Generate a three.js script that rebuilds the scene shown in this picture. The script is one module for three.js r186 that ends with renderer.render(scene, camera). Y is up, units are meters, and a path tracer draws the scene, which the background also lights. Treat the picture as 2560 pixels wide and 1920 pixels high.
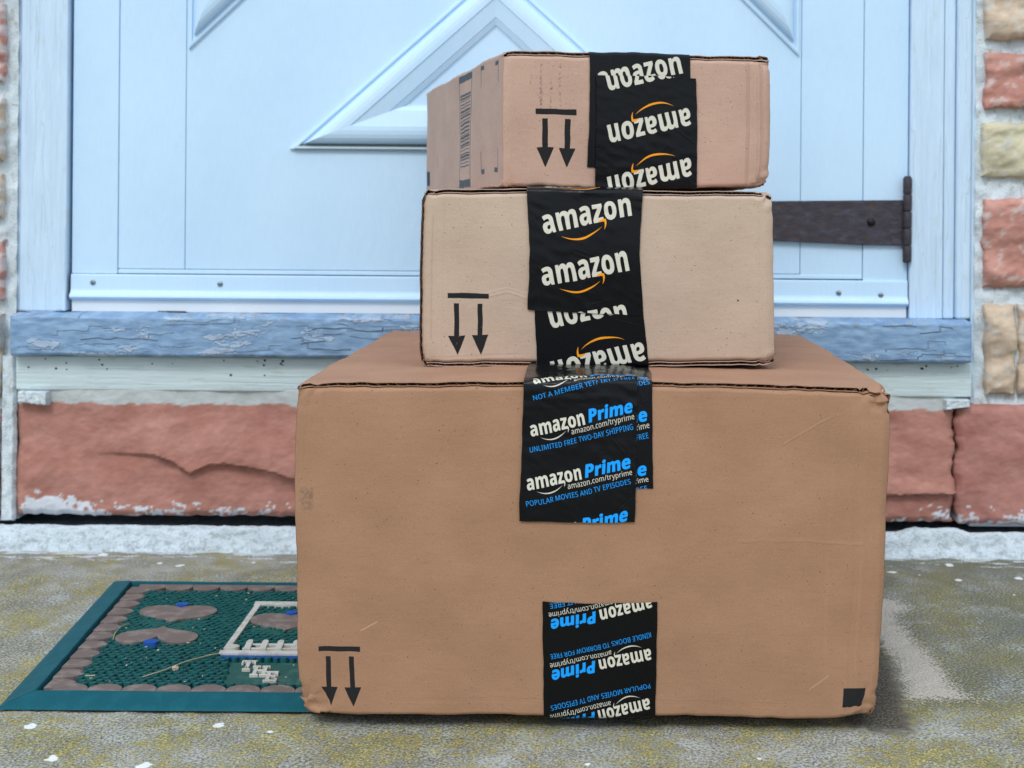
import * as THREE from 'three';
import { createNoise2D, createNoise3D } from 'simplex-noise';
import { mergeGeometries } from 'three/addons/utils/BufferGeometryUtils.js';
import { RoundedBoxGeometry } from 'three/addons/geometries/RoundedBoxGeometry.js';
import { FontLoader } from 'three/addons/loaders/FontLoader.js';
import { TextGeometry } from 'three/addons/geometries/TextGeometry.js';

// ---------------------------------------------------------------- camera, sky, sun, exposure
const scene = new THREE.Scene();
const camera = new THREE.PerspectiveCamera(29.09, 4 / 3, 0.05, 400);
camera.position.set(0, 0.345, 0);
camera.rotation.z = 0.008;
camera.setViewOffset(2560, 1920, -120, 425, 2560, 1920);
camera.focus = 1.02;
camera.userData.fStop = 15;

const renderer = new THREE.WebGLRenderer({ antialias: true });
renderer.toneMapping = THREE.LinearToneMapping;
renderer.toneMappingExposure = 1.32;
renderer.shadowMap.enabled = true;

function rng(seed) { let a = seed >>> 0; return () => { a = (a + 0x6d2b79f5) | 0; let t = Math.imul(a ^ (a >>> 15), 1 | a); t = (t + Math.imul(t ^ (t >>> 7), 61 | t)) ^ t; return ((t ^ (t >>> 14)) >>> 0) / 4294967296; }; }
const N2 = createNoise2D(rng(11)), N3 = createNoise3D(rng(12));
const fbm = (x, y, o = 4) => { let s = 0, a = 0.5; for (let i = 0; i < o; i++) { s += a * N2(x, y); x = x * 2.03 + 7.1; y = y * 2.03 - 3.7; a *= 0.5; } return s; };
const clamp = (x, a = 0, b = 1) => Math.min(b, Math.max(a, x));
const sst = (a, b, x) => { const t = clamp((x - a) / (b - a)); return t * t * (3 - 2 * t); };
const lerp = (a, b, t) => a + (b - a) * t;
const mix3 = (a, b, t) => [lerp(a[0], b[0], t), lerp(a[1], b[1], t), lerp(a[2], b[2], t)];
const lin = (c) => { const k = new THREE.Color().setRGB(c[0] / 255, c[1] / 255, c[2] / 255, THREE.SRGBColorSpace); return [k.r, k.g, k.b]; };

{ // an even, thinly overcast sky
  const W = 512, H = 256, d = new Float32Array(W * H * 4);
  for (let j = 0; j < H; j++) for (let i = 0; i < W; i++) {
    const el = ((j + 0.5) / H - 0.5) * Math.PI, az = ((i + 0.5) / W) * 2 * Math.PI, y = Math.max(0, Math.sin(el));
    const cl = N3(Math.cos(az) * Math.cos(el) * 2.2, y * 3.5, Math.sin(az) * Math.cos(el) * 2.2) * 0.10 + N3(Math.cos(az) * 6, y * 9, Math.sin(az) * 6) * 0.04;
    const v = (0.72 + 0.42 * y) * (1 + cl * sst(0, 0.25, y)), o = (j * W + i) * 4;
    d[o] = v * 0.86; d[o + 1] = v * 0.985; d[o + 2] = v * 1.12; d[o + 3] = 1;
  }
  const t = new THREE.DataTexture(d, W, H, THREE.RGBAFormat, THREE.FloatType);
  t.mapping = THREE.EquirectangularReflectionMapping; t.magFilter = t.minFilter = THREE.LinearFilter; t.needsUpdate = true;
  scene.background = t; scene.environment = t;
}
const sun = new THREE.DirectionalLight(new THREE.Color(1, 0.965, 0.92), 1.0);
sun.position.set(-1.6, 5.2, 3.4); sun.target.position.set(0, 0.2, -1.3);
sun.castShadow = true; sun.shadow.radius = 34; sun.shadow.mapSize.set(2048, 2048);
Object.assign(sun.shadow.camera, { left: -2, right: 2, top: 2, bottom: -2, near: 0.1, far: 14 });
scene.add(sun, sun.target);

// ---------------------------------------------------------------- helpers
const taken = {};
const numbered = (n) => { const k = (taken[n] = (taken[n] ?? -1) + 1); return k ? n + '_' + String(k).padStart(3, '0') : n; };
function dress(o) { o.castShadow = true; o.receiveShadow = true; return o; }
function part(name, geo, m, parent, label) { const o = dress(new THREE.Mesh(geo, m)); o.name = name; if (label) o.userData.label = label; parent.add(o); return o; }
function thing(name, label, category, group) { const o = new THREE.Group(); o.name = numbered(name); o.userData = { label, category }; if (group) o.userData.group = group; scene.add(o); return o; }
function single(name, geo, m, label, category, group) { const o = dress(new THREE.Mesh(geo, m)); o.name = numbered(name); o.userData = { label, category }; if (group) o.userData.group = group; scene.add(o); return o; }
function struct(name, geo, m) { const o = dress(new THREE.Mesh(geo, m)); o.name = name; o.userData.kind = 'structure'; scene.add(o); return o; }
function grid(nu, nv, fn, colour) {               // fn(s, t) -> [x, y, z, u, v]
  const p = [], uv = [], ix = [], c = [];
  for (let j = 0; j <= nv; j++) for (let i = 0; i <= nu; i++) {
    const q = fn(i / nu, j / nv, i, j); p.push(q[0], q[1], q[2]); uv.push(q[3] ?? i / nu, q[4] ?? j / nv);
    if (colour) c.push(...colour(q, i / nu, j / nv));
  }
  for (let j = 0; j < nv; j++) for (let i = 0; i < nu; i++) { const a = j * (nu + 1) + i, b = a + 1, e = a + nu + 1, f = e + 1; ix.push(a, b, f, a, f, e); }
  const g = new THREE.BufferGeometry();
  g.setAttribute('position', new THREE.Float32BufferAttribute(p, 3)); g.setAttribute('uv', new THREE.Float32BufferAttribute(uv, 2));
  if (colour) g.setAttribute('color', new THREE.Float32BufferAttribute(c, 3));
  g.setIndex(ix); g.computeVertexNormals(); return g;
}
const box = (x0, x1, y0, y1, z0, z1, r = 0.002) => new RoundedBoxGeometry(x1 - x0, y1 - y0, z1 - z0, 3, Math.min(r, (x1 - x0) / 2.1, (y1 - y0) / 2.1, (z1 - z0) / 2.1)).translate((x0 + x1) / 2, (y0 + y1) / 2, (z0 + z1) / 2);
const warp = (g, fn) => { const a = g.attributes.position; for (let i = 0; i < a.count; i++) { const q = fn(a.getX(i), a.getY(i), a.getZ(i)); a.setXYZ(i, q[0], q[1], q[2]); } g.computeVertexNormals(); return g; };
const plain = (gs) => mergeGeometries(gs.map((g) => { const h = g.index ? g.toNonIndexed() : g; for (const k of Object.keys(h.attributes)) if (!['position', 'normal', 'uv'].includes(k)) h.deleteAttribute(k); return h; }));
function wrapTex(t, srgb) { t.wrapS = t.wrapT = THREE.RepeatWrapping; t.magFilter = THREE.LinearFilter; t.minFilter = THREE.LinearMipmapLinearFilter; t.generateMipmaps = true; if (srgb) t.colorSpace = THREE.SRGBColorSpace; t.needsUpdate = true; return t; }
function pix(w, h, fn) {                          // fn(u, v) -> [r, g, b, height 0..1]; gives colour and height textures
  const c = new Uint8Array(w * h * 4), b = new Uint8Array(w * h * 4);
  for (let j = 0; j < h; j++) for (let i = 0; i < w; i++) {
    const q = fn((i + 0.5) / w, (j + 0.5) / h, i, j), o = (j * w + i) * 4;
    c[o] = clamp(q[0], 0, 255); c[o + 1] = clamp(q[1], 0, 255); c[o + 2] = clamp(q[2], 0, 255); c[o + 3] = 255;
    b[o] = b[o + 1] = b[o + 2] = clamp(q[3] * 255, 0, 255); b[o + 3] = 255;
  }
  return [wrapTex(new THREE.DataTexture(c, w, h), true), wrapTex(new THREE.DataTexture(b, w, h))];
}
function sheet(w, h) { const c = document.createElement('canvas'); c.width = w; c.height = h; return [c, c.getContext('2d')]; }
const canvasTex = (c, srgb = true) => wrapTex(new THREE.CanvasTexture(c), srgb);
const std = (o) => new THREE.MeshStandardMaterial({ roughness: 0.8, side: THREE.DoubleSide, ...o });

// ---------------------------------------------------------------- ground: concrete step and the yard it stands in
const inPoly = (p, x, y) => { let s = false; for (let i = 0, j = p.length - 1; i < p.length; j = i++) if ((p[i][1] > y) !== (p[j][1] > y) && x < ((p[j][0] - p[i][0]) * (y - p[i][1])) / (p[j][1] - p[i][1]) + p[i][0]) s = !s; return s; };
function edgeDist(p, x, y) { let d = 9; for (let i = 0, j = p.length - 1; i < p.length; j = i++) { const ax = p[j][0], ay = p[j][1], bx = p[i][0] - ax, by = p[i][1] - ay, t = clamp(((x - ax) * bx + (y - ay) * by) / (bx * bx + by * by)); d = Math.min(d, Math.hypot(x - ax - bx * t, y - ay - by * t)); } return inPoly(p, x, y) ? d : -d; }
const paleScar = [[0.262, 1.345], [0.30, 1.343], [0.313, 1.321], [0.313, 1.300], [0.297, 1.287], [0.293, 1.254], [0.297, 1.163], [0.296, 1.075], [0.301, 1.061], [0.249, 1.061], [0.262, 1.162], [0.252, 1.253]];
const darkStrip = [[0.2, 1.26], [0.262, 1.24], [0.26, 1.162], [0.247, 1.061], [0.239, 0.99], [0.215, 0.993], [0.2, 1.0]];
const drops = [[0.326, 1.442, 4.6], [0.39, 1.472, 4.6], [0.381, 1.407, 3.6], [0.443, 1.419, 4.4], [-0.457, 1.489, 5], [-0.369, 1.446, 4], [-0.317, 0.932, 4], [-0.256, 0.921, 4.6], [-0.227, 0.996, 4], [-0.352, 0.99, 4], [0.35, 1.43, 1.6], [-0.3, 1.462, 2.4], [-0.39, 1.452, 2.6], [0.42, 1.36, 1.4], [-0.19, 0.985, 2], [0.02, 0.93, 1.6], [0.13, 0.945, 1.8]];
function concrete(x, d) {                         // d = distance from the camera along the ground
  const n1 = fbm(x * 7, d * 7, 3), n2 = fbm(x * 26 + 9, d * 22, 3), n3 = N2(x * 300, d * 260), n4 = N2(x * 560 + 5, d * 480), n5 = N2(x * 1000, d * 900 + 3);
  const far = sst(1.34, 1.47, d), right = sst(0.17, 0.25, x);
  const grit = n3 * 0.36 + n4 * 0.46 + n5 * 0.36;
  let c = mix3([122, 120, 109], [154, 153, 145], clamp(0.5 + n1 * 0.7 + n2 * 0.5));
  const g = grit * lerp(78, 22, far); c = [c[0] + g, c[1] + g, c[2] + g];
  // lichen crust, grain by grain
  const lf = fbm(x * 12 + 31, d * 9 + 5, 3), lm = fbm(x * 75, d * 70, 3);
  const ly = sst(0.02, 0.3, lf * 0.75 + lm * 0.55 + 0.42 * n3 + 0.3 * n4 + right * 0.16 - far * 0.1 + sst(1.12, 0.98, d) * 0.1 - 0.02);
  c = mix3(c, mix3([118 + g * 0.5, 114 + g * 0.5, 70 + g * 0.3], [164 + g * 0.6, 143 + g * 0.5, 56], clamp(0.3 + lm + n4 * 0.4)), ly * 0.7);
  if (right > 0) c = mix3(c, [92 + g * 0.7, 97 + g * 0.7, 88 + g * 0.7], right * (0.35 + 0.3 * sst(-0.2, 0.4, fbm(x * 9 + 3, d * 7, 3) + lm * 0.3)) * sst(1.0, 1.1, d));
  if (grit > 0.34) c = mix3(c, [206, 213, 218], clamp((grit - 0.34) * 3.4) * lerp(0.8, 0.25, far) * (1 - right * 0.45 * sst(1.0, 1.1, d)) * (0.55 + 0.45 * sst(-0.25, 0.2, n2 + lm * 0.5)));   // pale sand grains
  if (grit < -0.36) c = mix3(c, [66, 61, 46], clamp((-0.36 - grit) * 2.8) * lerp(0.75, 0.35, far));
  const lb = sst(0.2, 0.5, fbm(x * 17 - 12, d * 14 + 40, 3) + 0.4 * n3); c = mix3(c, [176, 184, 188], lb * 0.4);
  // worn scar and darker grainy strip beside the parcel
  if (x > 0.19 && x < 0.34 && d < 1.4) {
    const ed = edgeDist(paleScar, x + lm * 0.006, d + lm * 0.01), es = edgeDist(darkStrip, x + lm * 0.006, d + lm * 0.01);
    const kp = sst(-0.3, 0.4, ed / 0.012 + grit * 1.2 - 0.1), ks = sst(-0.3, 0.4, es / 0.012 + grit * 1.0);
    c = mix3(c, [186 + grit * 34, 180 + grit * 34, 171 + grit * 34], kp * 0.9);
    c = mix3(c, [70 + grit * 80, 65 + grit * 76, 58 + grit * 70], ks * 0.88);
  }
  // old wall paint spilled along the foot of the wall, and drops
  if (d > 1.4) { const w = sst(1.47, 1.53, d + fbm(x * 22, d * 60, 3) * 0.075 + fbm(x * 5 + 2, 3, 2) * 0.03); c = mix3(c, [200 + g * 0.5, 209 + g * 0.5, 217 + g * 0.5], sst(0.45, 0.75, w + 0.35 * n3) * 0.8); }
  let k = 0;
  for (const [px, pd, r] of drops) { if (Math.abs(x - px) > 0.01 || Math.abs(d - pd) > 0.012) continue; const e = Math.hypot(x - px, (d - pd) * 0.72) / (r * 0.001) + 0.3 * N2(x * 130 + px * 99, d * 130); if (e < 1) k = Math.max(k, sst(1, 0.85, e)); }
  c = mix3(c, [226, 230, 234], k * 0.95);
  return [c[0], c[1], c[2], 0.5 + grit * 0.36 + n2 * 0.12 + k * 0.1];
}
const stepY = (x, d) => 0.0012 * fbm(x * 30, d * 30, 3) + 0.0015 * fbm(x * 5, d * 5, 2) - 0.001;
const NEAR = { x0: -0.74, x1: 0.62, d0: 0.8, d1: 1.545 }, WIDE = { x0: -2.4, x1: 2.4, d0: -0.15, d1: 1.545 };
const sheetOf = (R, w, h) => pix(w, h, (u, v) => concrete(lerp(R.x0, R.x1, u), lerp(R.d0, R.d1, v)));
const patch = (R, x0, x1, d0, d1, s) => grid(Math.ceil((x1 - x0) / s), Math.ceil((d1 - d0) / s), (a, b) => { const x = lerp(x0, x1, a), d = lerp(d0, d1, b); return [x, stepY(x, d), -d, (x - R.x0) / (R.x1 - R.x0), (d - R.d0) / (R.d1 - R.d0)]; });
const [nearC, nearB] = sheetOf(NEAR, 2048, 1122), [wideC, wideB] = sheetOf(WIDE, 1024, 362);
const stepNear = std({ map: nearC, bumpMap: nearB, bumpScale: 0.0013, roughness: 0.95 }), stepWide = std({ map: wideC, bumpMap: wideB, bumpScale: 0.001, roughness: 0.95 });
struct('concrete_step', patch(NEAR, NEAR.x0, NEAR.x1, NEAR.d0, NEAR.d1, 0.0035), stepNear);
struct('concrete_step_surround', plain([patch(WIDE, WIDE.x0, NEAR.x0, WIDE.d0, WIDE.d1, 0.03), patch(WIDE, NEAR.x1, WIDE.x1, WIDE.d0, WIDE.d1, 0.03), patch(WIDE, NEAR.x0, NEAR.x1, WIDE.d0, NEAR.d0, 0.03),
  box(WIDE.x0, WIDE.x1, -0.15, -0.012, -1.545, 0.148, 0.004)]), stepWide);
const [yardC, yardB] = pix(512, 512, (u, v) => { const n = fbm(u * 9, v * 9, 4), g = N2(u * 200, v * 200); const k = 105 + n * 40 + g * 18; return [k, k * 0.98, k * 0.88, 0.5 + g * 0.4]; });
yardC.repeat.set(120, 120); yardB.repeat.set(120, 120);
struct('ground', new THREE.PlaneGeometry(300, 300).rotateX(-Math.PI / 2).translate(0, -0.15, 0), std({ map: yardC, bumpMap: yardB, bumpScale: 0.002, roughness: 0.95 }));

// ---------------------------------------------------------------- stone wall, foundation ledge
const [rockC, rockB] = pix(640, 640, (u, v) => { const g = N2(u * 260, v * 260) * 0.5 + N2(u * 520, v * 520) * 0.5, n = fbm(u * 14, v * 22, 5), k = 240 + n * 14 + g * 11; return [k, k, k, 0.5 + n * 0.5 + g * 0.16]; });
const rockMat = std({ vertexColors: true, map: rockC, bumpMap: rockB, bumpScale: 0.0008, roughness: 0.93 });
const RED = [201, 146, 132], TAN = [214, 192, 168], YEL = [212, 204, 174], WHITE = [206, 216, 222];
function stone({ x0, x1, y0, y1, z, depth = 0.03, rough = 0.005, seed, col, jagL = 0.002, jagR = 0.002, jag = 0.0015, cell = 0.0025, over, relief }) {
  const w = x1 - x0, h = y1 - y0, nu = Math.max(8, Math.min(420, Math.round(w / cell))), nv = Math.max(8, Math.round(h / cell));
  return grid(nu + 4, nv + 4, (s, t, i, j) => {
    const a = clamp((i - 2) / nu), b = clamp((j - 2) / nv), ring = Math.max(2 - i, i - nu - 2, 2 - j, j - nv - 2, 0);
    const yy = lerp(y0, y1, b), l = x0 + jagL * fbm(yy * 26, seed, 4), r = x1 + jagR * fbm(yy * 26, seed + 5, 4), x = lerp(l, r, a);
    const y = lerp(y0 + jag * fbm(x * 60, seed + 2, 3), y1 + jag * fbm(x * 60, seed + 9, 3), b);
    const e = Math.min(a * w, (1 - a) * w, b * h, (1 - b) * h);
    let f = rough * (1.2 * fbm(x * 9 + seed, y * 14, 2) - 0.55 * Math.abs(fbm(x * 17, y * 26 + seed, 3)) + 0.12 * fbm(x * 120, y * 190 + seed, 3)) - 0.004 * sst(0.006, 0, e);
    if (relief) f += relief(x, y);
    return [x, y, -z + f - (ring === 1 ? 0.006 : ring === 2 ? depth : 0), x * 3.1 + seed * 0.37, y * 3.1 + seed * 0.21];
  }, (q) => {
    const n = fbm(q[0] * 11 + seed, q[1] * 20, 4), m = fbm(q[0] * 70, q[1] * 150 + seed, 3);
    let c = [col[0] + n * 18 + m * 8, col[1] + n * 20 + m * 9, col[2] + n * 20 + m * 9];
    if (over) c = over(c, q[0], q[1]);
    return lin(c.map((k) => clamp(k, 0, 255)));
  });
}
const wall = thing('stone_wall', 'pink and tan sandstone house wall with whitewashed mortar joints around the white door', 'stone wall'); wall.userData.kind = 'thing';
{
  const g = (x0, x1, y0, y1, z, t = 0.25) => box(x0, x1, y0, y1, -z - t, -z, 0.001);
  const [mc, mb] = pix(512, 512, (u, v) => { const n = fbm(u * 12, v * 12, 5), s = N2(u * 240, v * 240), k = n * 20 + s * 7; const d = sst(0.25, 0.5, fbm(u * 30 + 4, v * 18, 4)); return [...mix3([206 + k, 217 + k, 223 + k], [168, 172, 166], d * 0.6), 0.5 + n * 0.4 + s * 0.15]; });
  const mm = std({ map: mc, bumpMap: mb, bumpScale: 0.003, roughness: 0.95 });
  const mortar = (x0, x1, y0, y1, z, s, amp) => grid(Math.ceil((x1 - x0) / s), Math.ceil((y1 - y0) / s), (a, b) => { const x = lerp(x0, x1, a), y = lerp(y0, y1, b); return [x, y, -z + amp * fbm(x * 34, y * 34, 4), x * 2.2, y * 2.2]; });
  const mo = part('mortar', plain([mortar(0.4325, 1.1, 0.148, 1.0, 1.5435, 0.004, 0.004), mortar(-1.15, -0.5665, 0.02, 1.0, 1.5455, 0.005, 0.004),
    g(0.4325, 2.4, 0.02, 3.6, 1.556), g(-2.4, -0.5665, 0.02, 3.6, 1.556), g(-0.5665, 0.4325, 2.3, 3.6, 1.556), g(-0.5665, 0.4325, 0.04, 0.16, 1.575, 0.2), g(-2.4, 2.4, -0.12, 0.0195, 1.765, 0.1), g(-0.566, 0.432, 0.0195, 0.0395, 1.765, 0.1), g(-0.5662, 0.4322, 0.16, 3.59, 1.66, 0.1)]), mm, wall, 'whitewashed mortar');
  // whitewashed jamb foot between the apron board and the outer stones
  part('mortar_strip', grid(8, 70, (a, b) => { const y = lerp(0.024, 0.194, b); return [lerp(-0.578, -0.5625 + 0.001 * fbm(y * 60, 1), a), y, -1.5325 + (a < 0.1 || a > 0.93 ? -0.006 : 0) + 0.0015 * fbm(a, y * 50), a * 0.04, y * 2.2]; }), mm, wall, 'whitewashed strip beside the apron board');
  // stones of the hinge side
  let k = 1;
  const rows = [[0.53, 0.62, TAN], [0.4585, 0.5155, RED], [0.387, 0.4435, YEL], [0.2725, 0.3645, RED], [0.1615, 0.2545, TAN], [0.633, 0.70, YEL], [0.715, 0.80, RED], [0.815, 0.9, TAN]];
  for (const [y0, y1, col] of rows) {
    let x = 0.4385 + (k % 3) * 0.0015;
    for (let i = 0; i < 3; i++) {
      const split = col === TAN && y1 < 0.3 && i === 0, w = split ? 0.0335 : 0.17 + ((k * 37 + i * 53) % 70) / 1000;
      const cc = split ? TAN : i === 0 || (i === 1 && y1 < 0.3) ? col : [RED, TAN, YEL][(k + i) % 3];
      part('stone', stone({ x0: x, x1: x + w, y0, y1, z: 1.532, rough: 0.008, seed: k * 3 + i, col: cc, jagL: 0.004, jag: 0.003, over: (c, px, py) => { const q = sst(0.28, 0.42, fbm(px * 45 + k, py * 45, 4) + sst(0.012, 0, px - x) * 0.25); return mix3(c, [214, 216, 214], q * 0.55); } }), rockMat, wall);
      x += w + (split ? 0.003 : 0.014);
    }
    k++;
  }
  // stones of the opening side, only their ends reach the picture
  const lrows = [[0.477, 0.56, RED], [0.396, 0.4605, TAN], [0.336, 0.381, TAN], [0.2515, 0.3135, RED], [0.15, 0.236, TAN], [0.03, 0.139, RED], [0.575, 0.66, TAN], [0.675, 0.75, RED], [0.765, 0.85, YEL]];
  for (const [y0, y1, col] of lrows) {
    let x = -0.5785 - ((k * 7) % 3) * 0.001;
    for (let i = 0; i < 2; i++) { const w = 0.19 + ((k * 41 + i * 29) % 60) / 1000; part('stone', stone({ x0: x - w, x1: x, y0, y1, z: 1.532, rough: 0.008, seed: k * 3 + 40 + i, col: i ? TAN : col, jagR: 0.004, jag: 0.003, over: (c, px, py) => mix3(c, [216, 220, 222], sst(0.15, 0.35, fbm(px * 50, py * 50 + k, 4) + sst(0.012, 0, x - px) * 0.3) * 0.7) }), rockMat, wall); x -= w + 0.014; }
    k++;
  }
  // long base slabs under the sill
  const ledgeLine = [[-0.486, 0.0935], [-0.44, 0.0925], [-0.415, 0.0916], [-0.40, 0.086], [-0.379, 0.0737], [-0.37, 0.078], [-0.362, 0.082], [-0.345, 0.0835], [-0.32, 0.08], [-0.29, 0.0745], [-0.276, 0.0687], [-0.25, 0.066], [0, 0.06], [0.25, 0.055], [0.5, 0.06]];
  const lineY = (x) => { for (let i = 1; i < ledgeLine.length; i++) if (x < ledgeLine[i][0]) { const [a, b] = [ledgeLine[i - 1], ledgeLine[i]]; return lerp(a[1], b[1], clamp((x - a[0]) / (b[0] - a[0]))); } return 0.06; };
  const slabRelief = (x, y) => { const s = sst(-0.45, -0.4, x) * 0.75 + sst(-0.5, -0.45, x) * 0.25, l = lineY(x) + 0.0008 * fbm(x * 60, 2, 3), d = y - l; return 0.0095 * s * sst(-0.0006, 0.0008, d) * sst(0.075, 0.0, d) + 0.005 * fbm(x * 5 + y * 4, y * 10, 2); };
  const wash = (c, x, y) => {
    const top = 0.1445 - 0.006 * sst(-0.3, -0.18, x) * sst(-0.12, -0.2, x) + 0.004 * fbm(x * 25, 4, 4);
    let q = sst(0, 0.0012, y - top);
    const low = fbm(x * 34 + 3, y * 60, 3) + 0.6 * fbm(x * 120, y * 170, 3) + sst(0.05, 0.034, y) * 0.34 - sst(0.04, 0.066, y) * 0.7;
    q = Math.max(q, sst(0.53, 0.58, low));
    if (x < -0.47 && x > -0.556) q = Math.max(q, sst(0.0, 0.0015, 0.049 - 0.34 * Math.max(0, Math.abs(x + 0.528) - 0.012) + 0.016 * fbm(x * 60, y * 70, 4) - y));
    return mix3(c, y > 0.12 ? [200, 206, 206] : [222, 227, 234], q);
  };
  part('base_slab', stone({ x0: -0.5615, x1: 0.4095, y0: 0.0288, y1: 0.166, z: 1.533, rough: 0.003, seed: 71, col: [186, 131, 117], jagR: 0.007, jag: 0.002, cell: 0.0019, relief: slabRelief, over: wash }), rockMat, wall, 'long split red sandstone slab under the apron board');
  part('base_slab', stone({ x0: 0.4128, x1: 1.05, y0: 0.0275, y1: 0.1505, z: 1.531, rough: 0.003, seed: 71, col: [183, 128, 117], jagL: 0.007, jag: 0.002, cell: 0.0022, over: (c, x, y) => { const low = fbm(x * 42 + 3, y * 70, 4) + 0.5 * fbm(x * 130, y * 190, 3) + sst(0.05, 0.034, y) * 0.34 - sst(0.04, 0.066, y) * 0.7; return mix3(c, [218, 222, 228], sst(0.46, 0.54, low)); } }), rockMat, wall);
  part('base_slab', stone({ x0: -1.15, x1: -0.581, y0: 0.0245, y1: 0.0295, z: 1.533, rough: 0.002, seed: 73, col: [184, 117, 104] }), rockMat, wall);
  // loose mortar chips left hanging under the apron board
  const chip = (x0, x1, y0, y1, z, tip) => grid(24, 14, (a, b) => { const x = lerp(x0, x1, a), yb = y0 + tip * a + 0.001 * fbm(x * 200, 2, 2), y = lerp(yb, y1, b); const e = Math.min(a, 1 - a, b, 1 - b); return [x, y, -z - (e < 0.03 ? 0.014 : 0) + 0.0012 * fbm(x * 90, y * 140, 3), x * 3, y * 3]; });
  part('mortar_chip', chip(-0.5585, -0.5265, 0.146, 0.158, 1.5245, -0.004), mm, wall);
  part('mortar_chip', chip(0.398, 0.425, 0.1455, 0.157, 1.5235, 0.004), mm, wall);
}
{ // low whitewashed ledge the wall stands on
  const [lc, lb] = pix(2048, 128, (u, v) => { const x = u * 2.2 - 1.2, n = fbm(x * 26, v * 3, 5), s = N2(x * 420, v * 22), t = N2(x * 190, v * 10 + 4); const bare = sst(0.0, 0.6, fbm(x * 60 + 8, v * 5, 4) * 0.8 + 0.5 * t + 0.3 * s + (0.4 - v) * 0.3); const k = n * 14 + s * 12 + t * 8; return [...mix3([198 + k, 210 + k, 218 + k], [150 + k, 160 + k, 162 + k], bare * 0.75), 0.5 + s * 0.3 + n * 0.3]; });
  const prof = [[1.500, -0.004], [1.5035, 0.004], [1.507, 0.013], [1.510, 0.0198], [1.5145, 0.0226], [1.520, 0.0222], [1.528, 0.014], [1.78, -0.012]];
  struct('whitewashed_ledge', grid(900, 24, (a, b) => {
    const x = lerp(-1.2, 1.0, a), t = b * (prof.length - 1), i = Math.min(prof.length - 2, Math.floor(t)), f = t - i; let d = lerp(prof[i][0], prof[i + 1][0], f), y = lerp(prof[i][1], prof[i + 1][1], f);
    const hump = 0.004 * sst(0.345, 0.37, x) * sst(0.425, 0.405, x);
    return [x, y + sst(0.01, 0.02, y) * (hump + 0.0016 * fbm(x * 30, 5, 4)) + 0.0006 * fbm(x * 200, b * 6, 3), -d + 0.0035 * fbm(x * 14, y * 40, 3) + 0.0005 * fbm(x * 120, b * 5, 3), a, b];
  }), std({ map: lc, bumpMap: lb, bumpScale: 0.0011, roughness: 0.95 }));
}

// ---------------------------------------------------------------- painted door frame
const PAINT = [198, 221, 241];
function woodSheet(w, h, base, seed, cracks, vertical, worn = 0.4) {
  const [c, x] = sheet(w, h), [cb, xb] = sheet(w, h), im = x.createImageData(w, h), ib = xb.createImageData(w, h);
  for (let j = 0; j < h; j++) for (let i = 0; i < w; i++) {
    const u = vertical ? i : j, v = vertical ? j : i, n = fbm(u * 0.05 + seed, v * 0.004, 4), s = N2(u * 0.4, v * 0.02 + seed), m = fbm(u * 0.012, v * 0.006 + seed, 3), o = (j * w + i) * 4, k = n * 8 + s * 3 + m * 5;
    const q = sst(0.38, 0.55, fbm(u * 0.03 + 50, v * 0.012 + seed, 4)) * worn;
    const r = mix3([base[0] + k, base[1] + k, base[2] + k], [186, 196, 190], q);
    im.data[o] = r[0]; im.data[o + 1] = r[1]; im.data[o + 2] = r[2]; im.data[o + 3] = 255;
    const hh = 150 + n * 45 + s * 18; ib.data[o] = ib.data[o + 1] = ib.data[o + 2] = hh; ib.data[o + 3] = 255;
  }
  x.putImageData(im, 0, 0); xb.putImageData(ib, 0, 0);
  const r = rng(seed * 7 + 1);
  for (let k = 0; k < cracks; k++) {
    let px = r() * w, py = r() * h; const len = (0.03 + r() * r() * 0.25) * (vertical ? h : w), lw = 0.5 + r() * r() * 1.6, st = Math.ceil(len / 7);
    for (const [cx, col] of [[x, `rgba(120,140,150,${0.08 + r() * 0.3})`], [xb, 'rgba(50,50,50,0.6)']]) {
      const q = rng(k + 5); cx.strokeStyle = col; cx.lineWidth = lw; cx.beginPath(); let ax = px, ay = py; cx.moveTo(ax, ay);
      for (let i = 0; i < st; i++) { if (vertical) { ay += 7; ax += (q() - 0.5) * 2.2; } else { ax += 7; ay += (q() - 0.5) * 2.2; } cx.lineTo(ax, ay); if (q() < 0.04) { ax += (q() - 0.5) * 16; cx.lineTo(ax, ay); } }
      cx.stroke();
    }
  }
  return [canvasTex(c), canvasTex(cb, false)];
}
const frontUV = (g, x0, x1, y0, y1) => { const p = g.attributes.position, u = g.attributes.uv; for (let i = 0; i < p.count; i++) u.setXY(i, (p.getX(i) - x0) / (x1 - x0), (p.getY(i) - y0) / (y1 - y0)); return g; };
const frame = thing('wooden_doorcase', 'weathered white painted door frame with cracked jambs and flaking blue sill', 'door frame'); frame.userData.kind = 'thing';
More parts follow.
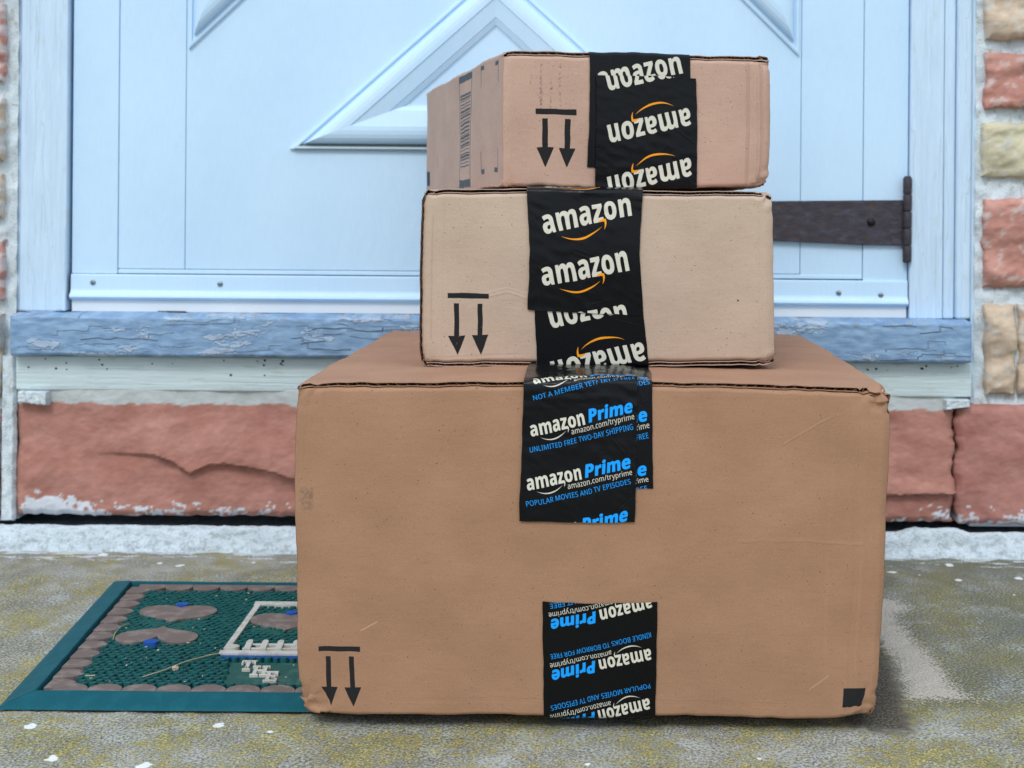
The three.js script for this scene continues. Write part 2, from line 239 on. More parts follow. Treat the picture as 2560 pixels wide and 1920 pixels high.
{
  const [jc, jb] = woodSheet(256, 1536, PAINT, 3, 110, true, 0.3), jm = std({ map: jc, bumpMap: jb, bumpScale: 0.0012, roughness: 0.62 });
  const board = (x0, x1, y0, y1, z0, z1, name, r, o, label) => { const g = frontUV(box(x0, x1, y0, y1, z0, z1, r), x0 - o * 0.01, x0 - o * 0.01 + 0.1, 0.2, 1.0); return part(name, g, jm, frame, label); };
  board(-0.5635, -0.5152, 0.2395, 2.25, -1.64, -1.545, 'jamb', 0.0012, 0);
  board(-0.5735, -0.564, 0.2385, 2.25, -1.60, -1.548, 'jamb_moulding', 0.002, 7);
  board(0.3658, 0.4005, 0.2385, 2.25, -1.60, -1.547, 'jamb', 0.0012, 2);
  board(0.401, 0.4125, 0.2385, 2.25, -1.60, -1.5465, 'jamb_moulding', 0.002, 5);
  board(0.413, 0.4285, 0.2385, 2.25, -1.60, -1.5415, 'jamb_moulding', 0.003, 8);
  board(0.429, 0.4345, 0.15, 2.25, -1.60, -1.5445, 'jamb_moulding', 0.002, 3);
  board(-0.5635, 0.4305, 2.2515, 2.33, -1.60, -1.543, 'head', 0.003, 0);
  // flaking edge at the foot of the jambs
  part('paint_flake', grid(30, 3, (a, b) => [lerp(-0.562, -0.517, a), 0.2405 - 0.0022 * Math.sin(a * Math.PI) - 0.0006 * fbm(a * 9, 1) + b * 0.0015, -1.5405 + b * 0.0004 + 0.0012 * Math.sin(a * Math.PI)]), jm, frame);
  part('paint_flake', grid(30, 3, (a, b) => [lerp(0.3675, 0.382, a), 0.2375 + 0.001 * fbm(a * 9, 4) + b * 0.0015, -1.5412 + 0.0008 * Math.sin(a * 3)]), jm, frame);
  // blue sill, cracked and flaking
  const W = 2048, H = 104, L = 0.986, [c, x] = sheet(W, H), [cb, xb] = sheet(W, H), im = x.createImageData(W, H), ib = xb.createImageData(W, H);
  for (let j = 0; j < H; j++) for (let i = 0; i < W; i++) {
    const u = i / W * L, v = 1 - j / H, o = (j * W + i) * 4, n = fbm(u * 30, v * 5, 4), st = N2(u * 60, v * 26), fine = N2(u * 500, v * 40);
    let k = mix3([112, 142, 178], [146, 178, 208], clamp(0.5 + n * 0.8 + st * 0.16)); k = k.map((q) => q + fine * 7);
    const fl = fbm(u * 9 + 2, v * 1.5 + 1, 4) + 0.3 * fbm(u * 90, v * 9, 3) + (u > 0.36 && u < 0.56 ? 0.1 : 0) + (u > 0.78 && u < 0.84 ? 0.18 : 0) - (u > 0.86 ? 0.1 : 0), q = sst(0.32, 0.36, fl);
    k = mix3(k, [186 + st * 10 + fine * 8, 195 + st * 10 + fine * 8, 208 + st * 8], q * 0.6);
    const gr = sst(0.3, 0.5, fbm(u * 44 + 20, v * 7, 4)) * sst(0.72, 0.98, v); k = mix3(k, [150, 146, 138], gr * 0.7);
    const rim = sst(0.25, 0.3, fl) * (1 - sst(0.3, 0.33, fl)); k = mix3(k, [170, 200, 226], rim * 0.6);
    im.data[o] = k[0]; im.data[o + 1] = k[1]; im.data[o + 2] = k[2]; im.data[o + 3] = 255;
    const hh = 150 + n * 14 + st * 6 + rim * 55 - q * 70; ib.data[o] = ib.data[o + 1] = ib.data[o + 2] = hh; ib.data[o + 3] = 255;
  }
  x.putImageData(im, 0, 0); xb.putImageData(ib, 0, 0);
  const r = rng(77);
  for (let k = 0; k < 60; k++) {
    let ax = r() * W, ay = 8 + r() * (H - 16); const pts = [[ax, ay]], n = 2 + Math.floor(r() * 8);
    for (let i = 0; i < n; i++) { if (r() < 0.3) ay += (r() - 0.5) * 26; else { ax += 8 + r() * 24; ay += (r() - 0.5) * 7; } pts.push([ax, ay]); }
    const lw = 0.6 + r() * r() * 2, al = 0.15 + r() * r() * 0.6;
    for (const [cx, col] of [[x, `rgba(62,66,72,${al})`], [xb, 'rgba(0,0,0,0.9)']]) { cx.strokeStyle = col; cx.lineWidth = lw; cx.beginPath(); pts.forEach((p, i) => (i ? cx.lineTo(...p) : cx.moveTo(...p))); cx.stroke(); }
    if (r() < 0.4) { x.strokeStyle = 'rgba(190,214,232,0.5)'; x.lineWidth = 1.2; x.beginPath(); pts.forEach((p, i) => (i ? x.lineTo(p[0], p[1] + 2) : x.moveTo(p[0], p[1] + 2))); x.stroke(); }
  }
  const prof = [[1.575, 0.2395], [1.545, 0.2385], [1.522, 0.2374], [1.5175, 0.2368], [1.5155, 0.2345], [1.515, 0.228], [1.515, 0.205], [1.5155, 0.198], [1.518, 0.1955], [1.525, 0.1952], [1.56, 0.1952]];
  part('sill', grid(620, 60, (a, b) => {
    const t = b * (prof.length - 1), i = Math.min(prof.length - 2, Math.floor(t)), f = t - i, xx = lerp(-0.5628, 0.423, a); let d = lerp(prof[i][0], prof[i + 1][0], f), y = lerp(prof[i][1], prof[i + 1][1], f);
    const inset = Math.min(a, 1 - a) < 0.0012 ? 0.003 : 0;
    return [xx, y + 0.0011 * fbm(xx * 18, d * 20, 3) + 0.0005 * fbm(xx * 120, 3, 2), -d - inset + 0.0012 * fbm(xx * 30, y * 70, 4), a, clamp((y - 0.1945) / 0.044)];
  }), std({ map: canvasTex(c), bumpMap: canvasTex(cb, false), bumpScale: 0.0028, roughness: 0.66 }), frame, 'flaking blue painted sill');
  for (const [ex, s] of [[-0.5628, 1], [0.423, -1]]) part('sill_end', box(Math.min(ex, ex + s * 0.004), Math.max(ex, ex + s * 0.004), 0.1965, 0.2365, -1.57, -1.517, 0.001), std({ color: new THREE.Color().setRGB(...lin([124, 154, 190])), roughness: 0.7 }), frame);
  const [ac, ab] = woodSheet(1536, 140, [202, 218, 220], 9, 70, false, 0.6);
  part('apron_board', frontUV(box(-0.562, 0.4275, 0.1585, 0.1945, -1.58, -1.5315, 0.0022), -0.562, 0.4275, 0.155, 0.196), std({ map: ac, bumpMap: ab, bumpScale: 0.0014, roughness: 0.7 }), frame, 'pale painted apron board with dark specks');
  const grit = std({ color: 0x2b2721 }), r2 = rng(5);
  const specks = []; for (let i = 0; i < 60; i++) { const px = -0.55 + r2() * 0.97, py = 0.192 - r2() * r2() * 0.026, s = 0.0006 + r2() * 0.0012; specks.push(new THREE.IcosahedronGeometry(s, 0).scale(1, 0.8, 0.5).translate(px, py, -1.5313)); }
  const sp = part('grit', plain(specks), grit, frame); sp.userData.kind = 'stuff';
}

// ---------------------------------------------------------------- door
const door = thing('entry_door', 'bluish white panelled door with triangular mouldings behind the stacked parcels', 'door'); door.userData.kind = 'thing';
{
  const [dc, db] = pix(512, 512, (u, v) => { const n = fbm(u * 5, v * 3, 4), s = N2(u * 300, v * 40), k = n * 5 + s * 1.2; return [197 + k * 1.2, 226 + k, 249 + k * 0.6, 0.5 + n * 0.2 + s * 0.12 + fbm(u * 40, v * 14, 3) * 0.25]; });
  const dm = std({ map: dc, bumpMap: db, bumpScale: 0.0006, roughness: 0.46 });
  const slab = (name, x0, x1, y0, y1, z, t = 0.03, r = 0.0009) => part(name, frontUV(box(x0, x1, y0, y1, -z - t, -z, r), -0.52, 0.38, 0.2, 1.1), dm, door);
  const B = 0.2838, T = 2.246, s = 1.553;
  slab('stile', -0.5118, -0.4640, 0.2785, T, s);
  slab('inner_stile', -0.4636, -0.3937, B, T, s + 0.0012);
  slab('panel', -0.3933, 0.2522, B, T, s + 0.0014);
  slab('inner_stile', 0.2526, 0.3178, B - 0.003, T, s + 0.0012);
  slab('stile', 0.3182, 0.3648, 0.276, T, s);
  part('backing', box(-0.5112, 0.363, 0.24, T - 0.002, -1.605, -1.592, 0.001), dm, door);
  slab('inner_rail', -0.4636, 0.3178, 0.2788, 0.2834, s + 0.0006, 0.03, 0.001);
  // bottom rail with a drip lip over a set-back foot
  const rail = [[1.553, 0.2783], [1.5502, 0.2778], [1.5496, 0.262], [1.5488, 0.2595], [1.5452, 0.257], [1.5445, 0.2545], [1.5462, 0.2525], [1.5495, 0.2518], [1.5505, 0.2512]];
  part('bottom_rail', grid(120, 60, (a, b) => { const t = b * (rail.length - 1), i = Math.min(rail.length - 2, Math.floor(t)), f = t - i, x = lerp(-0.5116, 0.3646, a); return [x, lerp(rail[i][1], rail[i + 1][1], f) - 0.0004 * a, -lerp(rail[i][0], rail[i + 1][0], f), (x + 0.52) / 0.9, b * 0.05]; }), dm, door);
  part('door_foot', box(-0.5108, 0.3638, 0.2388, 0.2516, -1.57, -1.5506, 0.0008), std({ color: new THREE.Color().setRGB(...lin([224, 230, 234])), roughness: 0.6 }), door, 'off-white foot strip under the drip lip');
  part('peg_slot', box(-0.421, -0.3905, 0.2368, 0.2402, -1.556, -1.5495, 0.0012), std({ color: 0x2a2a26 }), door);
  const steel = std({ color: 0x9aa4aa, metalness: 0.85, roughness: 0.42 });
  const screw = (x, y, z, r, m) => { const sc = part('screw', new THREE.LatheGeometry([[0, 0.0011], [r * 0.75, 0.001], [r, 0.0003], [r * 1.02, -0.002]].map((p) => new THREE.Vector2(...p)), 20).rotateX(Math.PI / 2).translate(x, y, z), m, door); part('slot', box(-r * 0.7, r * 0.7, -0.0004, 0.0004, 0, 0.0005, 0.0001).rotateZ(x * 9).translate(x, y, z + 0.0008), std({ color: 0x22262a }), sc); };
  for (const [x, y] of [[-0.4885, 0.2695], [-0.3553, 0.2688], [-0.10, 0.2675], [0.10, 0.266], [0.2924, 0.2646], [0.3365, 0.2628]]) screw(x, y, -1.5494, 0.0029, steel);
  // mouldings: a fluted profile swept round each triangle, one mesh a side, mitred
  const prof = [[0, -0.002], [0.0002, 0.0035], [0.0016, 0.0042], [0.0034, 0.0042], [0.0036, 0.0018], [0.0062, 0.0018], [0.0064, 0.0045], [0.0072, 0.0078], [0.0092, 0.0108], [0.012, 0.013], [0.0158, 0.0143], [0.02, 0.0148], [0.0246, 0.0146], [0.0252, 0.0132], [0.0258, 0.0132], [0.04, 0.0098], [0.0404, 0.0086], [0.0412, 0.0086], [0.0458, 0.006], [0.046, 0.0044], [0.048, 0.0042], [0.0484, -0.001]];
  const tri = (V, name) => {
    const n = V.length, inward = V.map((v, i) => { const a = V[(i + n - 1) % n], b = V[(i + 1) % n], d1 = new THREE.Vector2(a[0] - v[0], a[1] - v[1]).normalize(), d2 = new THREE.Vector2(b[0] - v[0], b[1] - v[1]).normalize(), m = d1.clone().add(d2).normalize(), sin = Math.abs(d1.x * m.y - d1.y * m.x); return m.divideScalar(sin); });
    for (let i = 0; i < n; i++) {
      const j = (i + 1) % n, pos = [], ix = [], uv = [];
      const pts = prof.map(([w, h]) => [[V[i][0] + inward[i].x * w, V[i][1] + inward[i].y * w], [V[j][0] + inward[j].x * w, V[j][1] + inward[j].y * w], h]);
      for (let k = 0; k < pts.length - 1; k++) { const [a, b, h] = pts[k], [c, d, g] = pts[k + 1], o = pos.length / 3; pos.push(a[0], a[1], -s - 0.0014 + h * 0.9, b[0], b[1], -s - 0.0014 + h * 0.9, c[0], c[1], -s - 0.0014 + g * 0.9, d[0], d[1], -s - 0.0014 + g * 0.9); for (const q of [a, b, c, d]) uv.push((q[0] + 0.52) / 0.9, (q[1] - 0.2) / 0.9); ix.push(o, o + 1, o + 3, o, o + 3, o + 2); }
      const g = new THREE.BufferGeometry(); g.setAttribute('position', new THREE.Float32BufferAttribute(pos, 3)); g.setAttribute('uv', new THREE.Float32BufferAttribute(uv, 2)); g.setIndex(ix); g.computeVertexNormals();
      part(name, g, dm, door);
    }
    const sh = new THREE.Shape(V.map((v, i) => new THREE.Vector2(v[0] + inward[i].x * 0.0478, v[1] + inward[i].y * 0.0478)));
    part('raised_field', frontUV(new THREE.ExtrudeGeometry(sh, { depth: 0.004, bevelEnabled: false }).translate(0, 0, -s - 0.002), -0.52, 0.38, 0.2, 1.1), dm, door);
  };
  part('dirt_line', box(-0.279, 0.142, 0.4106, 0.4116, -1.5555, -1.5498, 0.0003), std({ color: new THREE.Color().setRGB(...lin([128, 134, 122])), roughness: 0.95 }), door, 'grime along the lower moulding edge');
  part('dirt_line', box(-0.274, 0.137, 0.4142, 0.4166, -1.5555, -1.5522, 0.0003), std({ color: new THREE.Color().setRGB(...lin([118, 124, 112])), roughness: 0.95 }), door, 'grime in the moulding groove');
  const cx = -0.0687, cy = 0.712;
  tri([[-0.284, 0.4105], [0.1466, 0.4105], [cx, 0.604]], 'triangle_moulding');
  tri([[-0.3905, 0.5145], [-0.183, cy], [-0.3905, 0.9095]], 'triangle_moulding');
  tri([[0.2495, 0.5125], [0.2495, 0.9115], [0.0456, cy]], 'triangle_moulding');
  tri([[-0.284, 1.0135], [cx, 0.82], [0.1466, 1.0135]], 'triangle_moulding');
  // strap hinge
  const [hc, hb] = pix(512, 128, (u, v) => { const n = fbm(u * 14, v * 5, 5), m = sst(0.0, 0.6, fbm(u * 12 + 7, v * 4, 4) + 0.2 * N2(u * 90, v * 30)), k = n * 16; return [...mix3(mix3([64 + k * 0.6, 58 + k * 0.6, 66 + k * 0.6], [96, 104, 126], m * 0.35), [84, 60, 48], sst(0.3, 0.5, fbm(u * 9 + 30, v * 4, 3)) * 0.5), 0.5 + n * 0.5]; });
  const iron = std({ map: hc, bumpMap: hb, bumpScale: 0.0004, roughness: 0.5, metalness: 0.3 });
  const ss = new THREE.Shape([[-0.05, 0.3605], [0.22, 0.3596], [0.3585, 0.3618], [0.3585, 0.3158], [0.318, 0.3158], [0.2, 0.3205], [-0.05, 0.3225]].map((p) => new THREE.Vector2(...p)));
  const sg = new THREE.ExtrudeGeometry(ss, { depth: 0.003, bevelThickness: 0.0007, bevelSize: 0.0007, bevelSegments: 2 }).translate(0, 0, -1.5518);
  const strap = part('strap_hinge', frontUV(sg, 0.1, 0.36, 0.312, 0.364), iron, door, 'dark iron strap hinge');
  for (let i = 0; i < 5; i++) { const y0 = 0.2975 + i * 0.0178; part('knuckle', new THREE.LatheGeometry([[0.0034, 0], [0.0046, 0.0006], [0.0047, 0.0088], [0.0047, 0.0166], [0.0034, 0.0172]].map((p) => new THREE.Vector2(...p)), 24).translate(0.3627, y0, -1.5455), iron, strap); }
  part('pin', new THREE.CylinderGeometry(0.0034, 0.0034, 0.0905, 16).translate(0.3627, 0.3422, -1.5455), iron, strap);
  part('screw', new THREE.LatheGeometry([[0, 0.002], [0.003, 0.0018], [0.0042, 0.0004], [0.0043, -0.001]].map((p) => new THREE.Vector2(...p)), 20).rotateX(Math.PI / 2).translate(0.3256, 0.339, -1.5476), std({ color: 0x1c1a1c, roughness: 0.4, metalness: 0.5 }), strap);
}

// ---------------------------------------------------------------- cardboard
function cardSheet(w, h, base, seed, ppm, draw, crease) {     // ppm = pixels per mm; draw(ctx) prints on the sheet, crease(ctx) dents its height
  const [c, x] = sheet(w, h), im = x.createImageData(w, h), [cb, xb] = sheet(Math.round(w / 2), Math.round(h / 2)), ib = xb.createImageData(cb.width, cb.height);
  for (let j = 0; j < h; j++) for (let i = 0; i < w; i++) {
    const X = i / ppm, Y = j / ppm, o = (j * w + i) * 4, f = N2(X * 0.35 + seed, Y * 1.7), g = N2(X * 1.4, Y * 2.6 + seed), m = fbm(X * 0.012 + seed, Y * 0.016, 3), e = N2(i * 0.6 + seed * 9, j * 0.6), fl = N2(X * 0.03, Y * 0.55 + seed), k = f * 4 + g * 6.5 + m * 8 + e * 8 + fl * 0.9;
    im.data[o] = clamp(base[0] + k, 0, 255); im.data[o + 1] = clamp(base[1] + k * 0.95, 0, 255); im.data[o + 2] = clamp(base[2] + k * 0.9, 0, 255); im.data[o + 3] = 255;
  }
  for (let j = 0; j < cb.height; j++) for (let i = 0; i < cb.width; i++) { const X = i * 2 / ppm, Y = j * 2 / ppm, o = (j * cb.width + i) * 4, hh = 128 + N2(X * 1.2, Y * 1.6 + seed) * 16 + fbm(X * 0.06, Y * 0.1 + seed, 3) * 34 + N2(X * 0.03 + 9, Y * 0.45 + seed) * 4; ib.data[o] = ib.data[o + 1] = ib.data[o + 2] = hh; ib.data[o + 3] = 255; }
  x.putImageData(im, 0, 0); xb.putImageData(ib, 0, 0);
  const r = rng(seed * 31 + 7), n = (w / ppm) * (h / ppm) * 0.09;
  x.lineCap = 'round';
  for (let i = 0; i < n; i++) {                    // fibres and specks of the kraft liner
    const px = r() * w, py = r() * h, l = (0.3 + r() * r() * 2.4) * ppm, a = (r() - 0.5) * 1.4, dark = r() < 0.55;
    x.strokeStyle = dark ? `rgba(${base[0] * 0.62},${base[1] * 0.55},${base[2] * 0.5},${0.15 + r() * 0.3})` : `rgba(${Math.min(255, base[0] * 1.2)},${Math.min(255, base[1] * 1.24)},${Math.min(255, base[2] * 1.28)},${0.15 + r() * 0.35})`;
    x.lineWidth = (0.12 + r() * 0.2) * ppm; x.beginPath(); x.moveTo(px, py); x.lineTo(px + Math.cos(a) * l, py + Math.sin(a) * l); x.stroke();
  }
  for (let i = 0; i < n * 0.06; i++) { x.fillStyle = `rgba(50,36,26,${0.3 + r() * 0.5})`; x.beginPath(); x.ellipse(r() * w, r() * h, (0.15 + r() * 0.35) * ppm, (0.12 + r() * 0.25) * ppm, r() * 3, 0, 7); x.fill(); }
  x.save(); x.scale(ppm, ppm); draw?.(x); x.restore();
  xb.save(); xb.scale(ppm / 2, ppm / 2); crease?.(xb); xb.restore();
  return std({ map: canvasTex(c), bumpMap: canvasTex(cb, false), bumpScale: 0.0007, roughness: 0.86 });
}
const line = (x, pts, col, lw) => { x.strokeStyle = col; x.lineWidth = lw; x.lineJoin = 'round'; x.lineCap = 'round'; x.beginPath(); pts.forEach((p, i) => (i ? x.lineTo(...p) : x.moveTo(...p))); x.stroke(); };
function wayUp(x, x0, y0, x1, y1, soft = 0, wear = 0) {        // bar over two arrows, as printed (upside down) on the parcels
  x.save(); x.translate(x0, y0); x.scale((x1 - x0) / 625, (y1 - y0) / 910);
  x.fillStyle = x.strokeStyle = 'rgb(17,16,19)'; x.lineWidth = soft; x.lineJoin = 'round';
  const P = (pts) => { x.beginPath(); pts.forEach((p, i) => (i ? x.lineTo(...p) : x.moveTo(...p))); x.closePath(); x.fill(); if (soft) x.stroke(); };
  P([[0, 0], [625, 0], [625, 77], [0, 77]]);
  for (const o of [0, 355]) P([[100 + o, 155], [175 + o, 155], [177 + o, 618], [270 + o, 618], [145 + o, 910], [13 + o, 618], [102 + o, 618]]);
  if (wear) { const r = rng(wear); for (let i = 0; i < 16; i++) { const px = 40 + r() * 540, py = 250 + r() * 550; line(x, [[px, py], [px + (r() - 0.5) * 60, py + (r() - 0.2) * 50]], 'rgba(190,165,140,0.45)', 4 + r() * 6); } }
  x.restore();
}
function deform({ w, h, d, amp = 0.0009, seed, corners = [], extra }) {
  return (x, y, z) => {
    let dx = amp * N3(x * 9 + seed, y * 9, z * 9), dy = amp * N3(x * 11, y * 11 + seed, z * 11), dz = amp * 1.2 * N3(x * 8, y * 8, z * 8 + seed);
    dx += 0.0003 * N3(x * 60, y * 60 + seed, z * 60); dy += 0.0004 * N3(x * 50 + seed, y * 50, z * 50);
    for (const [cx, cy, cz, R, a] of corners) {
      const q = Math.hypot(x - cx, y - cy, z - cz); if (q > R) continue; const k = (1 - q / R) ** 1.5;
      dx += k * (a * 0.8 * N3(x * 130, y * 130, z * 130 + seed) - Math.sign(cx) * a * 0.5); dy += k * (a * 0.8 * N3(x * 120 + seed, y * 120, z * 120) - Math.sign(cy - h / 2) * a * 0.35); dz += k * (a * 0.7 * N3(x * 110, y * 110 + seed, z * 110) - a * 0.35);
    }
    if (extra) { const e = extra(x, y, z); dx += e[0]; dy += e[1]; dz += e[2]; }
    return [x + dx, y + dy, z + dz];
  };
}
function fluteEdge(w0, w1, yc, th, z0, dep, D) {               // wavy paper between the liners, seen at a cut edge
  const n = Math.ceil(((w1 - w0) / 0.0068) * 9);
  return grid(n, 3, (a, b) => { const x = lerp(w0, w1, a); return [...D(x, yc + (th / 2) * Math.sin((x / 0.0068) * 6.283), z0 - dep * b), x * 3, b * 0.1]; });
}
function liner(x0, x1, y0, y1, z0, z1, D, seed) {              // one paper liner as a thin closed sheet with a ragged front edge
  const n = Math.ceil((x1 - x0) / 0.003), rag = (x) => 0.0007 * fbm(x * 160, seed, 3);
  const top = grid(n, 40, (a, b) => { const x = lerp(x0, x1, a), z = lerp(z0 + rag(x), z1, b); return [...D(x, y1, z), x * 4, z * 4]; });
  const bot = grid(n, 40, (a, b) => { const x = lerp(x0, x1, a), z = lerp(z0 + rag(x), z1, b); return [...D(x, y0, z), x * 4, z * 4]; });
  const edge = grid(n, 1, (a, b) => { const x = lerp(x0, x1, a), z = z0 + rag(x); return [...D(x, lerp(y0, y1, b), z), x * 4, b * 0.01]; });
  return [top, bot, edge];
}
const T = 0.003, R = 0.003, EDGE = std({ color: new THREE.Color().setRGB(...lin([196, 164, 132])), roughness: 0.95 });
function carton(name, label, { w, h, d, D, front, left, plainMat, seam = 0, under = false, group }) {
  const o = thing(name, label, 'cardboard box', group);
  const hf = h - T - 0.0006, yb = under ? T + 0.0006 : 0.0006;
  // front: bottom fold, face, top fold into the inner flap
  const prof = []; if (under) prof.push([yb, -0.03], [yb, -0.005]);
  for (let i = 0; i <= 6; i++) { const a = (i / 6) * Math.PI / 2; prof.push([yb + R - R * Math.cos(a), -R + R * Math.sin(a)]); }
  const rows = Math.round((hf - yb) / 0.0028); for (let i = 1; i < rows; i++) prof.push([lerp(yb + R, hf - R, i / rows), 0]);
  for (let i = 0; i <= 6; i++) { const a = (i / 6) * Math.PI / 2; prof.push([hf - R + R * Math.sin(a), -R + R * Math.cos(a)]); }
  prof.push([hf, -0.01], [hf, -0.03]);
  const nu = Math.round(w / 0.0028), arc = (a) => { const x = lerp(-w / 2, w / 2, a), e = w / 2 - Math.abs(x); return [x, e < R ? -(R - Math.sqrt(Math.max(0, R * R - (R - e) ** 2))) : 0]; };
  part('front_panel', grid(nu, prof.length - 1, (a, b, i, j) => { const aa = clamp(a < 0.5 ? a + (0.0007 / w) * (0.5 - a) * 0 : a), [x, zo] = arc(aa), [y, z] = prof[j]; return [...D(x, y, z + zo * (z > -R ? 1 : 0.3)), a, y / h]; }), front, o);
  const wallSheet = (sx) => grid(Math.round(d / 0.006), Math.round(h / 0.005), (a, b) => { const z = lerp(-R * 0.9, -d, a), y = lerp(yb, h - R, b), e = Math.min(-z, d + z); return [...D(sx * (w / 2 - (e < R ? (R - Math.sqrt(Math.max(0, R * R - (R - e) ** 2))) : 0)), y, z), sx < 0 ? 1 - a : a, b]; });
  part('side_panel', wallSheet(-1), left ?? plainMat, o); part('side_panel', wallSheet(1), plainMat, o);
  part('back_panel', grid(40, 30, (a, b) => [...D(lerp(-w / 2 + R, w / 2 - R, a), lerp(yb, h - R, b), -d), a, b]), plainMat, o);
  const flap = (nm, sx, y0, up) => {               // outer flap: fold from the side, two liners, flutes at the cut front edge
    const x0 = sx < 0 ? -w / 2 + R * 0.7 : seam + 0.0006, x1 = sx < 0 ? seam - 0.0006 : w / 2 - R * 0.7, zf = up || under ? -0.0012 : -0.006, t = 0.00055;
    const gs = [...liner(x0, x1, y0 + T - t, y0 + T, zf, -d, D, sx + 3), ...liner(x0, x1, y0, y0 + t, zf - 0.0004, -d, D, sx + 8)];
    gs.push(grid(40, 8, (a, b) => { const q = (b * Math.PI) / 2, cx = sx * (w / 2 - R), z = lerp(zf, -d, a), yc = up ? y0 + T - R : y0 + R; return [...D(cx + sx * R * Math.cos(q), yc + (up ? 1 : -1) * R * Math.sin(q), z), a, b]; }));
    const f = part(nm, plain(gs), plainMat, o);
    part('corrugation', fluteEdge(x0, x1, y0 + T / 2, T - 2 * t, zf - 0.0005, 0.012, D), EDGE, f);
    return f;
  };
  flap('top_flap', -1, h - T, true); flap('top_flap', 1, h - T, true); flap('bottom_flap', -1, 0, false); flap('bottom_flap', 1, 0, false);
  return o;
}
// tape: a strip that follows the carton, over its top edge or under its bottom edge
function tapePath(h, kind, reach, end) {
  const e = 0.0006, r = 0.0032, p = [];
  if (kind === 'top') { p.push([h + e, -reach]); for (let i = 1; i < 24; i++) p.push([h + e, lerp(-reach, -r, i / 24)]); for (let i = 0; i <= 8; i++) { const a = (i / 8) * Math.PI / 2; p.push([h + e - r + r * Math.cos(a), e - r + r * Math.sin(a)]); } const n = Math.round((h - r - end) / 0.0022); for (let i = 1; i <= n; i++) p.push([lerp(h + e - r, end, i / n), e]); }
  else { const n = Math.round((end - r) / 0.0022); for (let i = 0; i < n; i++) p.push([lerp(end, r - e, i / n), e]); for (let i = 0; i <= 8; i++) { const a = (i / 8) * Math.PI / 2; p.push([r - e - r * Math.sin(a), e - r + r * Math.cos(a)]); } for (let i = 1; i <= 6; i++) p.push([-e * 0.5, lerp(-r, -reach, i / 6)]); }
  const s = [0]; for (let i = 1; i < p.length; i++) s.push(s[i - 1] + Math.hypot(p[i][0] - p[i - 1][0], p[i][1] - p[i - 1][1]));
  return { p, s, len: s[s.length - 1], at: kind === 'top' ? reach - r * 0.22 : 0 };   // at = unrolled position of the top edge
}
const keyed = (keys, y) => { let i = 1; while (i < keys.length - 1 && y < keys[i][0]) i++; const [a, b] = [keys[i - 1], keys[i]], t = clamp((a[0] - y) / (a[0] - b[0])); return [lerp(a[1], b[1], t), lerp(a[2], b[2], t)]; };
function tape(parent, name, path, keys, D, lift, endSlope, drawIn, seed, label) {    // keys: [y, left, right] downwards; drawIn(ctx, mm) in mm, origin at strip's top left
  const wmm = (keys[0][2] - keys[0][1]) * 1000, lmm = path.len * 1000, ppm = Math.min(11, 2040 / lmm), [c, x] = sheet(Math.round(wmm * ppm), Math.round(lmm * ppm)), [cb, xb] = sheet(Math.round(c.width / 3), Math.round(c.height / 3));
  x.fillStyle = 'rgb(12,12,15)'; x.fillRect(0, 0, c.width, c.height); const r = rng(seed);
  for (let i = 0; i < 90; i++) { x.strokeStyle = `rgba(${r() < 0.5 ? '60,66,70' : '0,0,0'},${r() * 0.22})`; x.lineWidth = 0.5 + r() * 3; const px = r() * c.width, py = r() * c.height; x.beginPath(); x.moveTo(px, py); x.lineTo(px + (r() - 0.5) * 10, py + r() * 160); x.stroke(); }
  x.save(); x.scale(ppm, ppm); drawIn(x); x.restore();
  for (let i = 0; i < 22; i++) line(x, [[r() * c.width, r() * c.height]].map((p) => [p, [p[0] + (r() - 0.5) * 70, p[1] + (r() - 0.5) * 70]]).flat(), `rgba(150,160,168,${0.05 + r() * 0.16})`, 0.6 + r() * 1.2);
  xb.fillStyle = 'rgb(128,128,128)'; xb.fillRect(0, 0, cb.width, cb.height);
  for (let i = 0; i < 46; i++) { const px = r() * cb.width, py = r() * cb.height, l = 10 + r() * 60, a = r() * 6.3, v = r() < 0.5 ? 255 : 0; line(xb, [[px, py], [px + Math.cos(a) * l, py + Math.sin(a) * l]], `rgba(${v},${v},${v},${0.05 + r() * 0.16})`, 1 + r() * 5); }
  for (let i = 0; i < 30; i++) { const px = r() * cb.width, v = r() < 0.5 ? 255 : 0; xb.fillStyle = `rgba(${v},${v},${v},0.05)`; xb.fillRect(px, 0, 2 + r() * 8, cb.height); }
  const m = new THREE.MeshPhysicalMaterial({ map: canvasTex(c), bumpMap: canvasTex(cb, false), bumpScale: 0.0007, roughness: 0.24, specularIntensity: 0.42, side: THREE.DoubleSide });
  const n = path.p.length - 1;
  return part(name, grid(26, n, (a, b, i, j) => {
    let [y, z] = path.p[j]; const [l, q] = keyed(keys, y), xx = lerp(l, q, a);
    y += endSlope * a * sst(n * 0.5, n, j) * (path.at ? 1 : 0) + (path.at ? 0 : endSlope * a * sst(n * 0.5, 0, j));
    const P = D(xx, y, z), up = path.p[Math.min(n, j + 1)][1] - path.p[Math.max(0, j - 1)][1]; const onTop = Math.abs(z) > 0.003;
    const wr = lift < 0.0004 ? 0 : 0.00035 * N3(xx * 90, y * 140 + z * 140, seed) + (Math.abs(y - (path.at ? keys[0][0] : 0)) < 0.016 ? 0.0007 * N3(xx * 26, y * 260, seed + 3) : 0);
    return [P[0], P[1] + (onTop ? (path.at ? 1 : -1) * (lift + Math.abs(wr)) : 0), P[2] + (onTop ? 0 : lift + Math.max(0, wr)), a, 1 - path.s[j] / path.len];
  }), m, parent, label);
}
const CREAM = 'rgb(214,209,192)', ORANGE = 'rgb(246,158,32)', SKY = 'rgb(24,158,246)';
